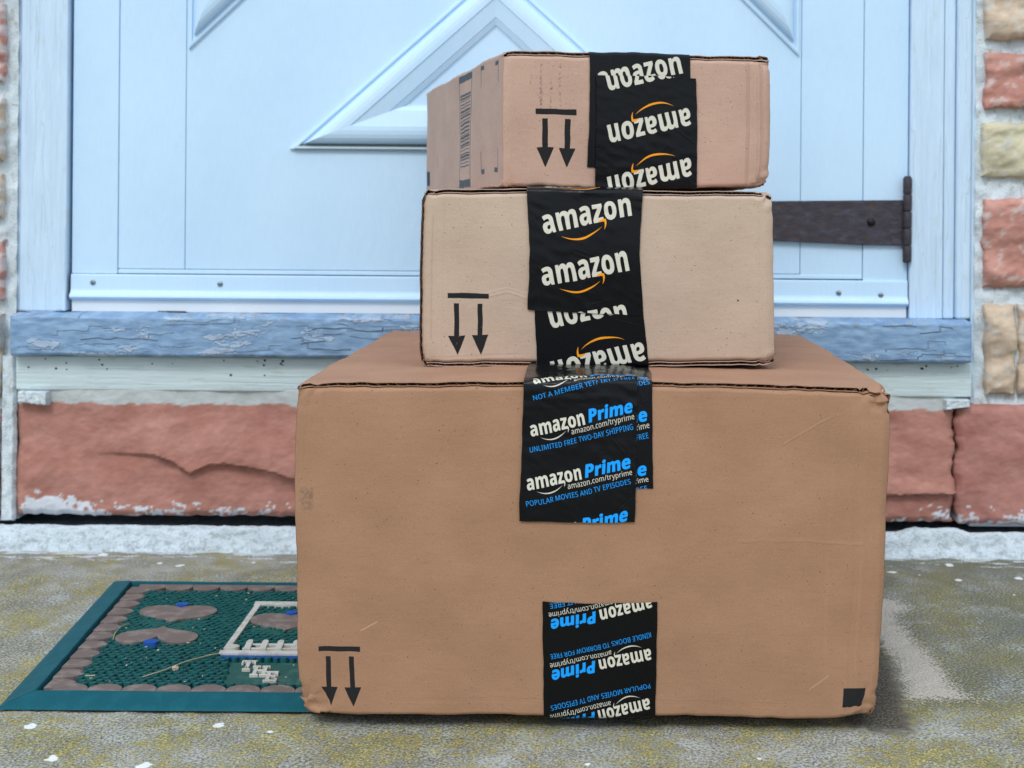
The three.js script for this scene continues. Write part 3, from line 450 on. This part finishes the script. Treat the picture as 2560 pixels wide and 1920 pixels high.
function smile(x, x0, x1, sag, thick, col, head) {             // a tapering curve with a bent arrow head
  x.fillStyle = col; x.beginPath(); x.moveTo(x0, 0); x.quadraticCurveTo((x0 + x1) / 2 - 10, sag, x1, -6); x.quadraticCurveTo((x0 + x1) / 2 - 4, sag + thick * 2, x0, 0); x.fill();
  const h = head; x.beginPath(); x.moveTo(x1 - h * 0.55, -h * 0.5); x.quadraticCurveTo(x1 + h * 0.1, -h * 0.95, x1 + h * 0.52, -h * 0.72); x.quadraticCurveTo(x1 + h * 0.62, -h * 0.1, x1 + h * 0.1, h * 0.42); x.quadraticCurveTo(x1 + h * 0.33, -h * 0.1, x1 + h * 0.3, -h * 0.46); x.quadraticCurveTo(x1, -h * 0.6, x1 - h * 0.55, -h * 0.5); x.fill();
}
const fitted = (x, txt, px, py, width, font, size, squash = 1) => { x.save(); x.translate(px, py); x.font = `${font} ${size}px sans-serif`; x.scale(width / x.measureText(txt).width, squash); x.fillText(txt, 0, 0); if (font === 'bold') { x.lineWidth = size * (txt === 'Prime' ? 0.05 : 0.022); x.strokeStyle = x.fillStyle; x.lineJoin = 'round'; x.strokeText(txt, 0, 0); } x.restore(); };
// one repeat of the plain tape, in a box 1000 units wide, baseline starting at 0, 0
function rowPlain(x) { x.save(); x.rotate(-0.205); x.fillStyle = x.strokeStyle = CREAM; x.lineWidth = 3; fitted(x, 'amazon', 0, 0, 985, 'bold', 318, 1.04); x.translate(165, 52); smile(x, 0, 470, 128, 22, ORANGE, 92); x.restore(); }
// one repeat of the second tape, 985 units wide
function rowSecond(x, words) {
  x.save(); x.rotate(-0.224); x.fillStyle = CREAM; fitted(x, 'amazon', 0, 0, 532, 'bold', 176, 1.04);
  x.save(); x.translate(80, 20); smile(x, 0, 258, 74, 12, CREAM, 46); x.restore();
  fitted(x, 'amazon.com/tryprime', 374, 62, 622, 'normal', 70, 1); x.fillStyle = SKY;
  x.save(); x.translate(545, -6); x.transform(1, 0, -0.22, 1, 0, 0); x.lineWidth = 5; x.strokeStyle = SKY; fitted(x, 'Prime', 0, 0, 446, 'bold', 158, 1); x.restore();
  fitted(x, words, -36, 147, 1004, 'normal', 66, 1.02); x.restore();
}
const WORDS = ['NOT A MEMBER YET? TRY IT FREE', 'UNLIMITED FREE TWO-DAY SHIPPING', 'POPULAR MOVIES AND TV EPISODES', 'KINDLE BOOKS TO BORROW FOR FREE'];

// ---------------------------------------------------------------- large parcel
const plainBig = cardSheet(768, 768, [161, 120, 94], 5, 4), plainPale = cardSheet(512, 512, [183, 155, 139], 6, 3);
{
  const w = 0.4006, h = 0.2235, d = 0.452;
  const D = deform({ w, h, d, seed: 3, corners: [[-w / 2, h, 0, 0.022, 0.005], [w / 2, h, 0, 0.03, 0.007], [-w / 2, 0, 0, 0.03, 0.007], [w / 2, 0, 0, 0.03, 0.006]],
    extra: (x, y, z) => { const k = clamp(y / h), r = sst(0.05, w / 2, x), l = sst(-0.05, -w / 2, x), zz = clamp(-z / d); return [-0.0085 * r * (1 - k) + 0.005 * l * (1 - k) ** 2 + 0.012 * zz, 0.0036 * k * (1 - (2 * x / w) ** 2) * (1 - zz * 0.8) + 0.0012 * (1 - k), 0.004 * Math.sin(k * Math.PI) * (1 - (2 * x / w) ** 2) * (z > -0.01 ? 1 : 0)]; } });
  const front = cardSheet(2004, 1118, [161, 121, 93], 21, 5, (x) => {
    wayUp(x, 15, 176.6, 43.3, 217);
    x.fillStyle = 'rgb(20,18,21)'; x.fillRect(376.5, 202.8, 15.8, 13.2);
    line(x, [[384, 100], [384, 190]], 'rgba(190,154,126,0.1)', 1.1); line(x, [[362, 28], [364, 60], [361, 110], [363, 190]], 'rgba(190,154,126,0.06)', 2.4); line(x, [[318, 104], [345, 103], [383, 106]], 'rgba(190,154,126,0.18)', 0.8); line(x, [[330, 40], [346, 30], [362, 20]], 'rgba(204,170,140,0.22)', 0.6); line(x, [[44, 166], [55, 160]], 'rgba(220,180,145,0.6)', 0.6); line(x, [[352, 203], [365, 194]], 'rgba(214,178,145,0.5)', 0.6);
    const r = rng(8); for (let i = 0; i < 60; i++) { x.fillStyle = `rgba(72,60,50,${0.04 + r() * 0.07})`; x.beginPath(); x.ellipse(4 + r() * 9, 70 + r() * 14, 0.6 + r() * 2.4, 0.5 + r() * 1.2, r() * 3, 0, 7); x.fill(); }
  }, (x) => { line(x, [[376, 4], [377, 220]], 'rgba(255,255,255,0.4)', 3.2); line(x, [[381, 4], [380, 220]], 'rgba(0,0,0,0.45)', 1.6); line(x, [[386, 4], [386, 220]], 'rgba(255,255,255,0.4)', 2); line(x, [[300, 104], [345, 103], [384, 106]], 'rgba(255,255,255,0.3)', 2.2); line(x, [[8, 12], [9, 212]], 'rgba(0,0,0,0.25)', 2); line(x, [[60, 212], [330, 214]], 'rgba(0,0,0,0.18)', 3); line(x, [[330, 40], [362, 20]], 'rgba(255,255,255,0.5)', 1.2); });
  const o = carton('cardboard_box', 'largest brown cardboard box at the bottom of the stack, partly on the green mat', { w, h, d, D, front, plainMat: plainBig, seam: 0.002 });
  o.position.set(0.0235, 0.0062, -0.992);
  const U = 0.0711, X = (c) => c * 7.111e-5 - 0.0664;
  const rowsAt = (x, path, left, first, start, rotate) => { x.translate(0, path.at * 1000); x.scale(U, U); x.translate(-left, -196); for (let i = 0; i < 6; i++) { x.save(); x.translate(322 - (i - 2) * 12 + (left - 255), start + (i - 2) * 492); rowSecond(x, WORDS[(first + i) % 4]); x.restore(); } };
  let p = tapePath(h, 'top', 0.13, 0.153);
  tape(o, 'tape_strip', p, [[h, X(405), X(1492)], [0.15, X(400), X(1488)]], D, 0.0002, 0, (x) => rowsAt(x, p, 405, 2, 1285, false), 41, 'under strip of black tape');
  p = tapePath(h, 'top', 0.13, 0.1318);
  tape(o, 'tape_strip', p, [[h, X(272), X(1356)], [0.13, X(240), X(1322)]], D, 0.0011, -0.0008, (x) => rowsAt(x, p, 272, 0, 1210, false), 42, 'black tape with white and blue lettering over the top edge');
  const q = tapePath(h, 'bottom', 0.05, 0.0778), V = 0.0614, X2 = (c) => c * 6.141e-5 - 0.0664;
  tape(o, 'tape_strip', q, [[0.08, X2(553), X2(1795)], [0, X2(557), X2(1790)]], D, 0.0003, 0.0002, (x) => { x.scale(V, V); x.translate(-553, -130); for (let i = -1; i < 5; i++) { x.save(); x.translate(1728, 130 + i * 557 - 62); x.rotate(Math.PI); x.scale(1.13, 1.13); rowSecond(x, WORDS[(8 - i) % 4]); x.restore(); } }, 43, 'black tape with upside-down white and blue lettering');
}

// ---------------------------------------------------------------- middle parcel
{
  const w = 0.2575, h = 0.1305, d = 0.335;
  const D = deform({ w, h, d, seed: 7, corners: [[-w / 2, h, 0, 0.016, 0.003], [w / 2, h, 0, 0.022, 0.005], [-w / 2, 0, 0, 0.018, 0.003], [w / 2, 0, 0, 0.022, 0.004]], extra: (x, y, z) => [0.0015 * sst(0, w / 2, x) * (1 - y / h), 0.0032 * sst(-0.02, w / 2, x) * (1 - clamp(y / h)) * sst(-0.1, 0, z), 0.002 * Math.sin(clamp(y / h) * Math.PI)] });
  const front = cardSheet(1803, 914, [188, 164, 144], 22, 7, (x) => { wayUp(x, 18.8, 77, 48.4, 121.8, 0, 9); x.fillStyle = 'rgba(40,34,30,0.8)'; x.beginPath(); x.arc(231, 82, 0.7, 0, 7); x.fill(); line(x, [[50, 78], [62, 75], [76, 79]], 'rgba(220,200,180,0.25)', 1.6); line(x, [[7, 20], [7, 110]], 'rgba(140,112,90,0.14)', 1.5); },
    (x) => { line(x, [[14, 6], [14, 126]], 'rgba(255,255,255,0.4)', 2); line(x, [[248, 6], [247, 126]], 'rgba(0,0,0,0.4)', 1.6); line(x, [[252, 6], [252, 126]], 'rgba(255,255,255,0.4)', 1.6); line(x, [[46, 78], [62, 74], [80, 80]], 'rgba(255,255,255,0.5)', 4); line(x, [[60, 84], [80, 86]], 'rgba(0,0,0,0.3)', 5); line(x, [[8, 124], [70, 122]], 'rgba(0,0,0,0.3)', 2); });
  const o = carton('cardboard_box', 'pale tan cardboard box in the middle of the stack, with scuffed arrows', { w, h, d, D, front, plainMat: plainPale, seam: -0.006, under: true });
  { // cut edge of the board where the side wraps round the left corner
    const strip = (x, z0) => grid(2, 60, (a, b) => [...D(x, lerp(0.003, h - 0.002, b), lerp(z0, -0.05, a) + 0.0005 * fbm(b * 30, x * 900, 2)), a, b]);
    const e = part('corner_edge', plain([strip(-w / 2 - 0.0016, -0.0004), strip(-w / 2 - 0.0012, -0.0005), strip(-w / 2 + 0.0001, -0.0032)]), plainPale, o);
    part('corrugation', grid(3, 420, (a, b) => { const y = lerp(0.003, h - 0.002, b); return [...D(-w / 2 - 0.0006 + 0.0005 * Math.sin(y / 0.0068 * 6.283), y, lerp(-0.0012, -0.014, a)), a, b]; }), EDGE, e);
  }
  o.position.set(0.0285, 0.2322, -1.09);
  const U = 0.0852, X = (c) => c * 8.524e-5 - 0.0639, S = 0.835;
  const q = tapePath(h, 'bottom', 0.05, 0.085);
  tape(o, 'tape_strip', q, [[0.09, X(178), X(1105)], [0.045, X(200), X(1135)], [0, X(240), X(1184)]], D, 0.0002, 0, (x) => { x.scale(U, U); x.translate(-190, -608); for (let i = -1; i < 3; i++) { x.save(); x.translate(1088, 1392 + (i - 1) * 440); x.rotate(Math.PI); x.scale(S, S); rowPlain(x); x.restore(); } }, 44, 'under strip of black tape with upside-down lettering');
  const p = tapePath(h, 'top', 0.12, 0.0425);
  tape(o, 'tape_strip', p, [[h, X(128), X(1135)], [0.085, X(152), X(1108)], [0.04, X(140), X(1122)]], D, 0.0011, -0.005, (x) => { x.translate(0, p.at * 1000); x.scale(U, U); x.translate(-128, -75); for (let i = -4; i < 4; i++) { x.save(); x.translate(262 - i * 12, 462 + i * 440); x.scale(S, S); rowPlain(x); x.restore(); } }, 45, 'upper strip of black tape with cream and orange lettering');
}

// ---------------------------------------------------------------- upper parcel
{
  const w = 0.2115, h = 0.1015, d = 0.392;
  const D = deform({ w, h, d, seed: 13, corners: [[-w / 2, 0, 0, 0.02, 0.003], [w / 2, h, 0, 0.018, 0.0045], [w / 2, 0, 0, 0.022, 0.005], [-w / 2, h, 0, 0.012, 0.002]], extra: (x, y, z) => [0, 0.0022 * sst(0, w / 2, x) * (1 - clamp(y / h)) * sst(-0.1, 0, z) + 0.0022 * clamp(y / h) * sst(-w / 2, w / 2, x) * sst(-0.2, 0, z), 0.0012 * Math.sin(clamp(y / h) * Math.PI)] });
  const front = cardSheet(1692, 812, [190, 155, 136], 23, 8, (x) => {
    wayUp(x, 24.9, 43, 55.1, 86, 16); const r = rng(3);
    for (const [lx, n, y0, y1] of [[28.5, 60, 9, 44], [36, 22, 20, 44], [43, 26, 9, 44], [21, 6, 14, 24]]) for (let i = 0; i < n; i++) { x.strokeStyle = `rgba(54,40,36,${0.2 + r() * 0.5})`; x.lineWidth = 0.18; x.beginPath(); const py = lerp(y0, y1, r()); x.ellipse(lx + (r() - 0.5) * 1.6, py, 0.15 + r() * 0.5, 0.2 + r() * 0.7, r(), 0, 3 + r() * 3); x.stroke(); }
    for (let i = 0; i < 70; i++) { x.fillStyle = `rgba(40,30,30,${r() * 0.5})`; x.fillRect(27 + r() * 28, 47 + (r() < 0.6 ? r() * 5 : r() * 30), 0.3, 0.4); }
    line(x, [[193, 4], [192, 98]], 'rgba(160,120,100,0.22)', 3); line(x, [[203.5, 3], [204, 98]], 'rgba(160,120,100,0.22)', 3.5);
  }, (x) => { line(x, [[190, 2], [190, 99]], 'rgba(255,255,255,0.5)', 2.4); line(x, [[195, 2], [194, 99]], 'rgba(0,0,0,0.6)', 2.2); line(x, [[199, 2], [199, 99]], 'rgba(255,255,255,0.6)', 2.4); line(x, [[204, 2], [204, 99]], 'rgba(0,0,0,0.7)', 2.2); });
  const left = cardSheet(1960, 508, [180, 152, 138], 24, 5, (x) => {     // u runs from the back edge to the front edge
    const t = (m) => 392 - m * 1000; x.fillStyle = x.strokeStyle = 'rgb(72,80,86)'; x.lineWidth = 2;
    x.strokeRect(t(0.193), 3, 58, 96); x.fillRect(t(0.193), 0, 58, 6); x.fillRect(t(0.193), 93, 58, 7); const r = rng(17); let y = 17;
    while (y < 83) { const k = 0.5 + r() * 2.2; x.fillRect(t(0.193) + 4, y, 50, k); y += k + 0.5 + r() * 2; }
    x.lineWidth = 1.6; for (const [a, b] of [[0.019, 0.032], [0.088, 0.075]]) { x.beginPath(); x.moveTo(t(a), 72); x.lineTo(t(a), 88); x.stroke(); x.fillRect(Math.min(t(a), t(b)), 86.5, 13, 4); x.beginPath(); x.moveTo(t(a), 4); x.lineTo(t(a), 18); x.stroke(); x.fillRect(Math.min(t(a), t(b)), 1.5, 13, 3.4); }
    x.fillStyle = 'rgb(44,54,70)'; x.fillRect(t(0.384), 80, 16, 15); line(x, [[t(0.32), 66], [t(0.315), 78]], 'rgba(150,84,62,0.5)', 2.4);
  });
  const o = carton('cardboard_box', 'pinkish tan cardboard box on top of the stack, turned to show its barcode side', { w, h, d, D, front, left, plainMat: plainPale, seam: 0.004 });
  const th = 0.2356; o.rotation.y = th; o.position.set(-0.043 + Math.cos(th) * w / 2, 0.3648, -1.1 - Math.sin(th) * w / 2);
  const U = 0.0705, X = (c) => c * 7.05e-5 - 0.0493;
  const p = tapePath(h, 'top', 0.15, 0.0155);
  tape(o, 'tape_strip', p, [[h, X(130), X(1267)], [0.015, X(120), X(1262)]], D, 0.0002, 0, (x) => { x.translate(0, p.at * 1000); x.scale(U, U); x.translate(-130, -100); for (let i = -3; i < 3; i++) { x.save(); x.translate(232 - i * 10, 505 + i * 550); rowPlain(x); x.restore(); } }, 46, 'under strip of black tape with cream lettering');
  const q = tapePath(h, 'bottom', 0.05, 0.0848);
  tape(o, 'tape_strip', q, [[0.085, X(190), X(1324)], [0, X(216), X(1346)]], D, 0.001, -0.0012, (x) => { x.scale(U, U); x.translate(-190, -383); for (let i = -1; i < 3; i++) { x.save(); x.translate(1240 + i * 14, 716 + i * 550); x.rotate(Math.PI); x.scale(0.985, 1); rowPlain(x); x.restore(); } }, 47, 'upper strip of black tape with upside-down cream and orange lettering');
}

// ---------------------------------------------------------------- door mat
const MX = -0.3846, MZ = -1.019, ML = 0.575, MD = 0.348;
const onMat = (u, y, v) => [MX + u - 0.0727 * v, y + 0.0004, MZ - v];             // the old rubber mat has pulled a little out of square
const matted = (g) => warp(g, (x, y, z) => onMat(x, y, z));                       // geometry in mat coordinates: x = along the front, y = up, z = towards the wall
const mat = thing('door_mat', 'dark green rubber doormat with brown scalloped border and raised hearts', 'door mat');
{
  const dusty = (base, dust, seed, amt) => pix(512, 512, (u, v) => { const n = fbm(u * 9 + seed, v * 9, 5), s = N2(u * 150, v * 150 + seed), q = sst(-0.1, 0.55, n + s * 0.2) * amt; return [...mix3(base.map((k) => k + s * 6), dust, q), 0.5 + n * 0.3 + s * 0.2]; });
  const mk = (base, dust, seed, amt, rough = 0.7) => { const [c, b] = dusty(base, dust, seed, amt); return new THREE.MeshPhysicalMaterial({ map: c, bumpMap: b, bumpScale: 0.0006, roughness: rough, specularIntensity: 0.35, side: THREE.DoubleSide }); };
  const green = mk([4, 80, 92], [16, 92, 104], 1, 0.6, 0.6), dark = mk([14, 66, 68], [44, 84, 82], 2, 0.4), brown = mk([112, 99, 95], [142, 132, 126], 3, 0.7), white = mk([192, 190, 183], [160, 158, 148], 4, 0.7), blue = mk([26, 76, 156], [60, 104, 172], 5, 0.4), leafM = mk([26, 84, 72], [70, 110, 98], 6, 0.4);
  const uvm = (g) => { const p = g.attributes.position, uv = []; for (let i = 0; i < p.count; i++) uv.push(p.getX(i) * 5, p.getZ(i) * 5); g.setAttribute('uv', new THREE.Float32BufferAttribute(uv, 2)); return g; };
  part('base', matted(uvm(box(0.004, ML - 0.004, 0.0002, 0.0022, 0.004, MD - 0.004, 0.0008))), dark, mat);
  // bevelled rim, four sides with mitred corners
  const rim = [[0, 0.0003], [0.0006, 0.0018], [0.004, 0.0032], [0.018, 0.0070], [0.0200, 0.0074], [0.0210, 0.0070], [0.0216, 0.0024]];
  const V = [[0, 0], [ML, 0], [ML, MD], [0, MD]], I = [[1, 1], [-1, 1], [-1, -1], [1, -1]];
  for (let k = 0; k < 4; k++) {
    const a = V[k], b = V[(k + 1) % 4], ia = I[k], ib = I[(k + 1) % 4];
    part('rim', matted(uvm(grid(80, rim.length - 1, (s, t, i, j) => { const [o, y] = rim[j], x0 = a[0] + ia[0] * o, z0 = a[1] + ia[1] * o, x1 = b[0] + ib[0] * o, z1 = b[1] + ib[1] * o; return [lerp(x0, x1, s), y + 0.0005 * fbm(s * 7 + k, 1, 2) * (j > 1 ? 1 : 0), lerp(z0, z1, s)]; }))), green, mat);
  }
  // brown scallops, each its own piece
  const ext = (pts, y0, y1, bev = 0.0005) => { const g = new THREE.ExtrudeGeometry(new THREE.Shape(pts.map((p) => new THREE.Vector2(p[0], p[1]))), { depth: y1 - y0 - bev, bevelThickness: bev, bevelSize: bev, bevelSegments: 2, curveSegments: 10 }); g.rotateX(Math.PI / 2).scale(1, -1, 1).translate(0, y0, 0); return g; };
  // after the turn, shape y runs along +z, which onMat() sends towards the wall
  const fix = (g) => matted(uvm(g));
  const scallop = (w, dep) => { const p = [[-w / 2 + 0.0005, 0], [w / 2 - 0.0005, 0], [w / 2 - 0.0005, dep * 0.3]]; for (let i = 1; i < 10; i++) { const a = (i / 10) * Math.PI; p.push([Math.cos(a) * (w / 2 - 0.0003), dep * 0.3 + Math.sin(a) * dep * 0.7]); } p.push([-w / 2 + 0.0005, dep * 0.3]); return p; };
  const shingle = (g, cx, cz, ang, w) => warp(g, (x, y, z) => [x, y > 0.003 ? y + 0.0013 * ((x - cx) * Math.cos(ang) + (z - cz) * Math.sin(ang)) / w : y, z]);   // each scallop tips over its neighbour
  const inset = 0.0240, nW = 21, nD = 12, wW = (ML - 2 * inset - 0.012) / nW, wD = (MD - 2 * inset - 0.012) / nD;
  const place = (pts, ang, x, z) => pts.map(([a, b]) => [x + a * Math.cos(ang) - b * Math.sin(ang), z + a * Math.sin(ang) + b * Math.cos(ang)]);
  for (let i = 0; i < nW; i++) { const x = inset + 0.006 + wW * (i + 0.5); part('scallop', fix(ext(place(scallop(wW, 0.0175), 0, x, inset), 0.0021, 0.0056)), brown, mat); part('scallop', fix(ext(place(scallop(wW, 0.0175), Math.PI, x, MD - inset), 0.0021, 0.0056)), brown, mat); }
  for (let i = 0; i < nD; i++) { const z = inset + 0.006 + wD * (i + 0.5); part('scallop', fix(shingle(ext(place(scallop(wD, 0.019), -Math.PI / 2, inset, z), 0.0021, 0.0055), inset, z, -Math.PI / 2, wD)), brown, mat); part('scallop', fix(ext(place(scallop(wD, 0.019), Math.PI / 2, ML - inset, z), 0.0021, 0.0058)), brown, mat); }
  // hearts, leaves, berries
  const bez = (x, z, s, rot, pts, n = 12) => { const out = []; for (const [p0, p1, p2, p3] of pts) for (let i = 0; i < n; i++) { const t = i / n, m = 1 - t; out.push([0, 1].map((k) => m * m * m * p0[k] + 3 * m * m * t * p1[k] + 3 * m * t * t * p2[k] + t * t * t * p3[k])); } return place(out.map(([a, b]) => [a * s, b * s]), rot, x, z); };
  const HEART = [[[0, 0], [0.1, 0.32], [0.98, 0.24], [1.04, 0.66]], [[1.04, 0.66], [1.04, 1.06], [0.22, 1.1], [0, 0.86]], [[0, 0.86], [-0.22, 1.1], [-1.04, 1.06], [-1.04, 0.66]], [[-1.04, 0.66], [-0.98, 0.24], [-0.1, 0.32], [0, 0]]];
  const DEEP = [[[0, 0], [0.1, 0.3], [0.98, 0.2], [1.04, 0.62]], [[1.04, 0.62], [1.06, 1.04], [0.3, 1.14], [0, 0.6]], [[0, 0.6], [-0.3, 1.14], [-1.06, 1.04], [-1.04, 0.62]], [[-1.04, 0.62], [-0.98, 0.2], [-0.1, 0.3], [0, 0]]];
  const LEAF = [[[0, 0], [0.4, 0.22], [0.8, 0.28], [1, 0.12]], [[1, 0.12], [0.8, -0.04], [0.4, -0.06], [0, 0]]];
  const flower = (x, z, lower) => {
    const c = [x, z]; const up = bez(x, z + 0.008, 0.031, 0, HEART).map(([a, b]) => [a, z + 0.008 + (b - z - 0.008) * 1.62]); part('heart', fix(ext(up, 0.0021, 0.0068)), brown, mat);
    part('berry', fix(new THREE.CylinderGeometry(0.0052, 0.0055, 0.0036, 20).translate(x, 0.0058, z + 0.0605)), blue, mat);
    if (lower) { const dn = bez(x, z - 0.004, 0.031, Math.PI, DEEP).map(([a, b]) => [a - 0.003, z - 0.004 + (b - z + 0.004) * 1.52]); part('heart', fix(ext(dn, 0.0021, 0.0068)), brown, mat); part('berry', fix(new THREE.CylinderGeometry(0.0056, 0.006, 0.0042, 20).translate(x - 0.004, 0.006, z - 0.052)), blue, mat); }
    for (const [sx, sz] of [[1, 1], [-1, 1], [1, -1], [-1, -1]]) { if (!lower && sz < 0) continue; const lf = bez(0, 0, 0.029, 0, LEAF).map(([a, b]) => [x + sx * a, z + 0.003 * sz + sz * (b * 2.4 + a * 0.12)]); part('leaf', fix(ext(sx * sz < 0 ? lf.reverse() : lf, 0.0021, 0.0052)), leafM, mat); }
  };
  flower(0.0815, 0.1905, true); flower(0.178, 0.168, false);
  // white gate frame, picket fence, post cap
  const bar = (x0, z0, x1, z1, w, y1, m = white, nm = 'frame_bar') => { const a = Math.atan2(z1 - z0, x1 - x0), l = Math.hypot(x1 - x0, z1 - z0); return part(nm, fix(ext(place([[0, -w / 2], [l, -w / 2], [l, w / 2], [0, w / 2]], a, x0, z0), 0.0021, y1, 0.0004)), m, mat); };
  bar(0.143, 0.258, 0.26, 0.258, 0.009, 0.0072); bar(0.1385, 0.1265, 0.146, 0.2535, 0.0042, 0.0068); bar(0.1345, 0.1185, 0.26, 0.1185, 0.0065, 0.0064); bar(0.134, 0.1135, 0.26, 0.1135, 0.004, 0.0046, blue, 'blue_bar');
  part('post_cap', fix(new THREE.CylinderGeometry(0.0056, 0.0058, 0.003, 24).scale(1, 1, 0.9).translate(0.1425, 0.0062, 0.1285)), white, mat);
  bar(0.151, 0.1268, 0.26, 0.1268, 0.0024, 0.0068, white, 'fence_rail'); bar(0.153, 0.1378, 0.26, 0.1378, 0.0024, 0.0068, white, 'fence_rail');
  for (let i = 0; i < 9; i++) { const x = 0.1545 + i * 0.0122; part('picket', fix(ext([[x - 0.0022, 0.124], [x + 0.0022, 0.124], [x + 0.0022, 0.1425], [x + 0.0012, 0.146], [x - 0.0012, 0.146], [x - 0.0022, 0.1425]], 0.0021, 0.0078, 0.0003)), white, mat); }
  // nameplate with raised letters
  part('plate', fix(ext([[0.1475, 0.05], [0.30, 0.05], [0.30, 0.101], [0.1465, 0.101]], 0.0021, 0.003, 0.0003)), mk([38, 84, 78], [86, 112, 104], 8, 0.6), mat);
  const font = await new FontLoader().loadAsync('fonts/droid/droid_serif_bold.typeface.json');
  for (const [ch, x, z] of [['T', 0.1545, 0.0795], ['H', 0.1640, 0.0665], ['E', 0.1752, 0.0535]]) { const g = new TextGeometry(ch, { font, size: 0.0215, depth: 0.0018, curveSegments: 4, bevelEnabled: true, bevelThickness: 0.0004, bevelSize: 0.00035, bevelSegments: 1 }); g.rotateX(Math.PI / 2).scale(0.56, -1, 1).translate(x, 0.003, z); part('letter', fix(g), white, mat); }
  // rubber nubs: three hundred nearest ones singly, the others as one part
  const clear = [[[0.146, 0.048], [0.31, 0.048], [0.31, 0.103], [0.145, 0.103]], [[0.136, 0.11], [0.31, 0.11], [0.31, 0.148], [0.138, 0.136]]];
  const nubs = [], r = rng(4); let row = 0;
  for (let v = 0.043; v < MD - 0.041; v += 0.0063, row++) for (let u = 0.043 + (row % 2) * 0.0031; u < 0.262; u += 0.0062) {
    if (clear.some((p) => inPoly(p, u, v))) continue;
    nubs.push([u + (r() - 0.5) * 0.0005, v + (r() - 0.5) * 0.0005, 0.9 + r() * 0.25]);
  }
  const ng = new THREE.CylinderGeometry(0.00225, 0.0027, 0.0036, 6, 1).scale(1.16, 1, 0.86); uvm(ng);
  const nubM = [mk([20, 84, 84], [58, 112, 108], 9, 0.5, 0.6), mk([17, 76, 78], [52, 100, 98], 10, 0.5, 0.6)];
  const rest = [];
  nubs.forEach(([u, v, s], i) => { const p = onMat(u, 0.0020 + 0.0018 * s, v); if (i < 300) { const m = part('nub', ng, nubM[i % 2], mat); m.position.set(...p); m.scale.set(s, s, s); m.rotation.y = (i % 5) * 0.3; } else { const g = ng.clone().scale(s, s, s).rotateY((i % 5) * 0.3).translate(...p); rest.push(g); } });
  const st = part('nubs', plain(rest), nubM[0], mat); st.userData.kind = 'stuff';
}
// straws and crumbs lying on the mat
{
  const straw = std({ color: 0x9c9678, roughness: 0.8 });
  const lay = (pts, rad, label, name = 'dry_stalk') => single(name, new THREE.TubeGeometry(new THREE.CatmullRomCurve3(pts.map(([u, y, v]) => new THREE.Vector3(...onMat(u, y, v)))), 30, rad, 6), straw, label, 'straw');
  lay([[0.088, 0.0062, 0.0545], [0.1, 0.0068, 0.068], [0.113, 0.0078, 0.086], [0.125, 0.0072, 0.102], [0.1345, 0.0068, 0.112]], 0.00055, 'long dry stalk lying slantwise on the green mat below the hearts');
  lay([[0.0455, 0.006, 0.148], [0.0438, 0.0072, 0.166], [0.0452, 0.0078, 0.181], [0.049, 0.0066, 0.192]], 0.0004, 'thin curved dry stalk on the mat beside the lower heart');
  lay([[0.046, 0.0058, 0.058], [0.0535, 0.0062, 0.0575]], 0.0006, 'short pale straw bit on the mat close to the scalloped border');
  const crumb = std({ color: 0xa79c8c, roughness: 0.9 }), g = new THREE.IcosahedronGeometry(0.0026, 1); warp(g, (x, y, z) => { const k = 1 + 0.3 * N3(x * 400, y * 400, z * 400); return [x * k, y * k * 0.8, z * k]; });
  const c = single('pebble', g, crumb, 'small pale pebble on the mat beside the long stalk', 'pebble'); c.position.set(...onMat(0.1085, 0.0066, 0.0745));
  const r = rng(66), bits = []; for (let i = 0; i < 46; i++) { const p = onMat(0.045 + r() * 0.15, 0.0058, 0.045 + r() * 0.25); bits.push(new THREE.IcosahedronGeometry(0.0004 + r() * 0.0008, 0).scale(1.6, 0.6, 0.8).rotateY(r() * 6).translate(...p)); }
  const b = single('litter', plain(bits), std({ color: 0xb2aa9c }), 'scattered pale crumbs and chaff over the green mat', 'litter'); b.userData.kind = 'stuff';
}

renderer.render(scene, camera);
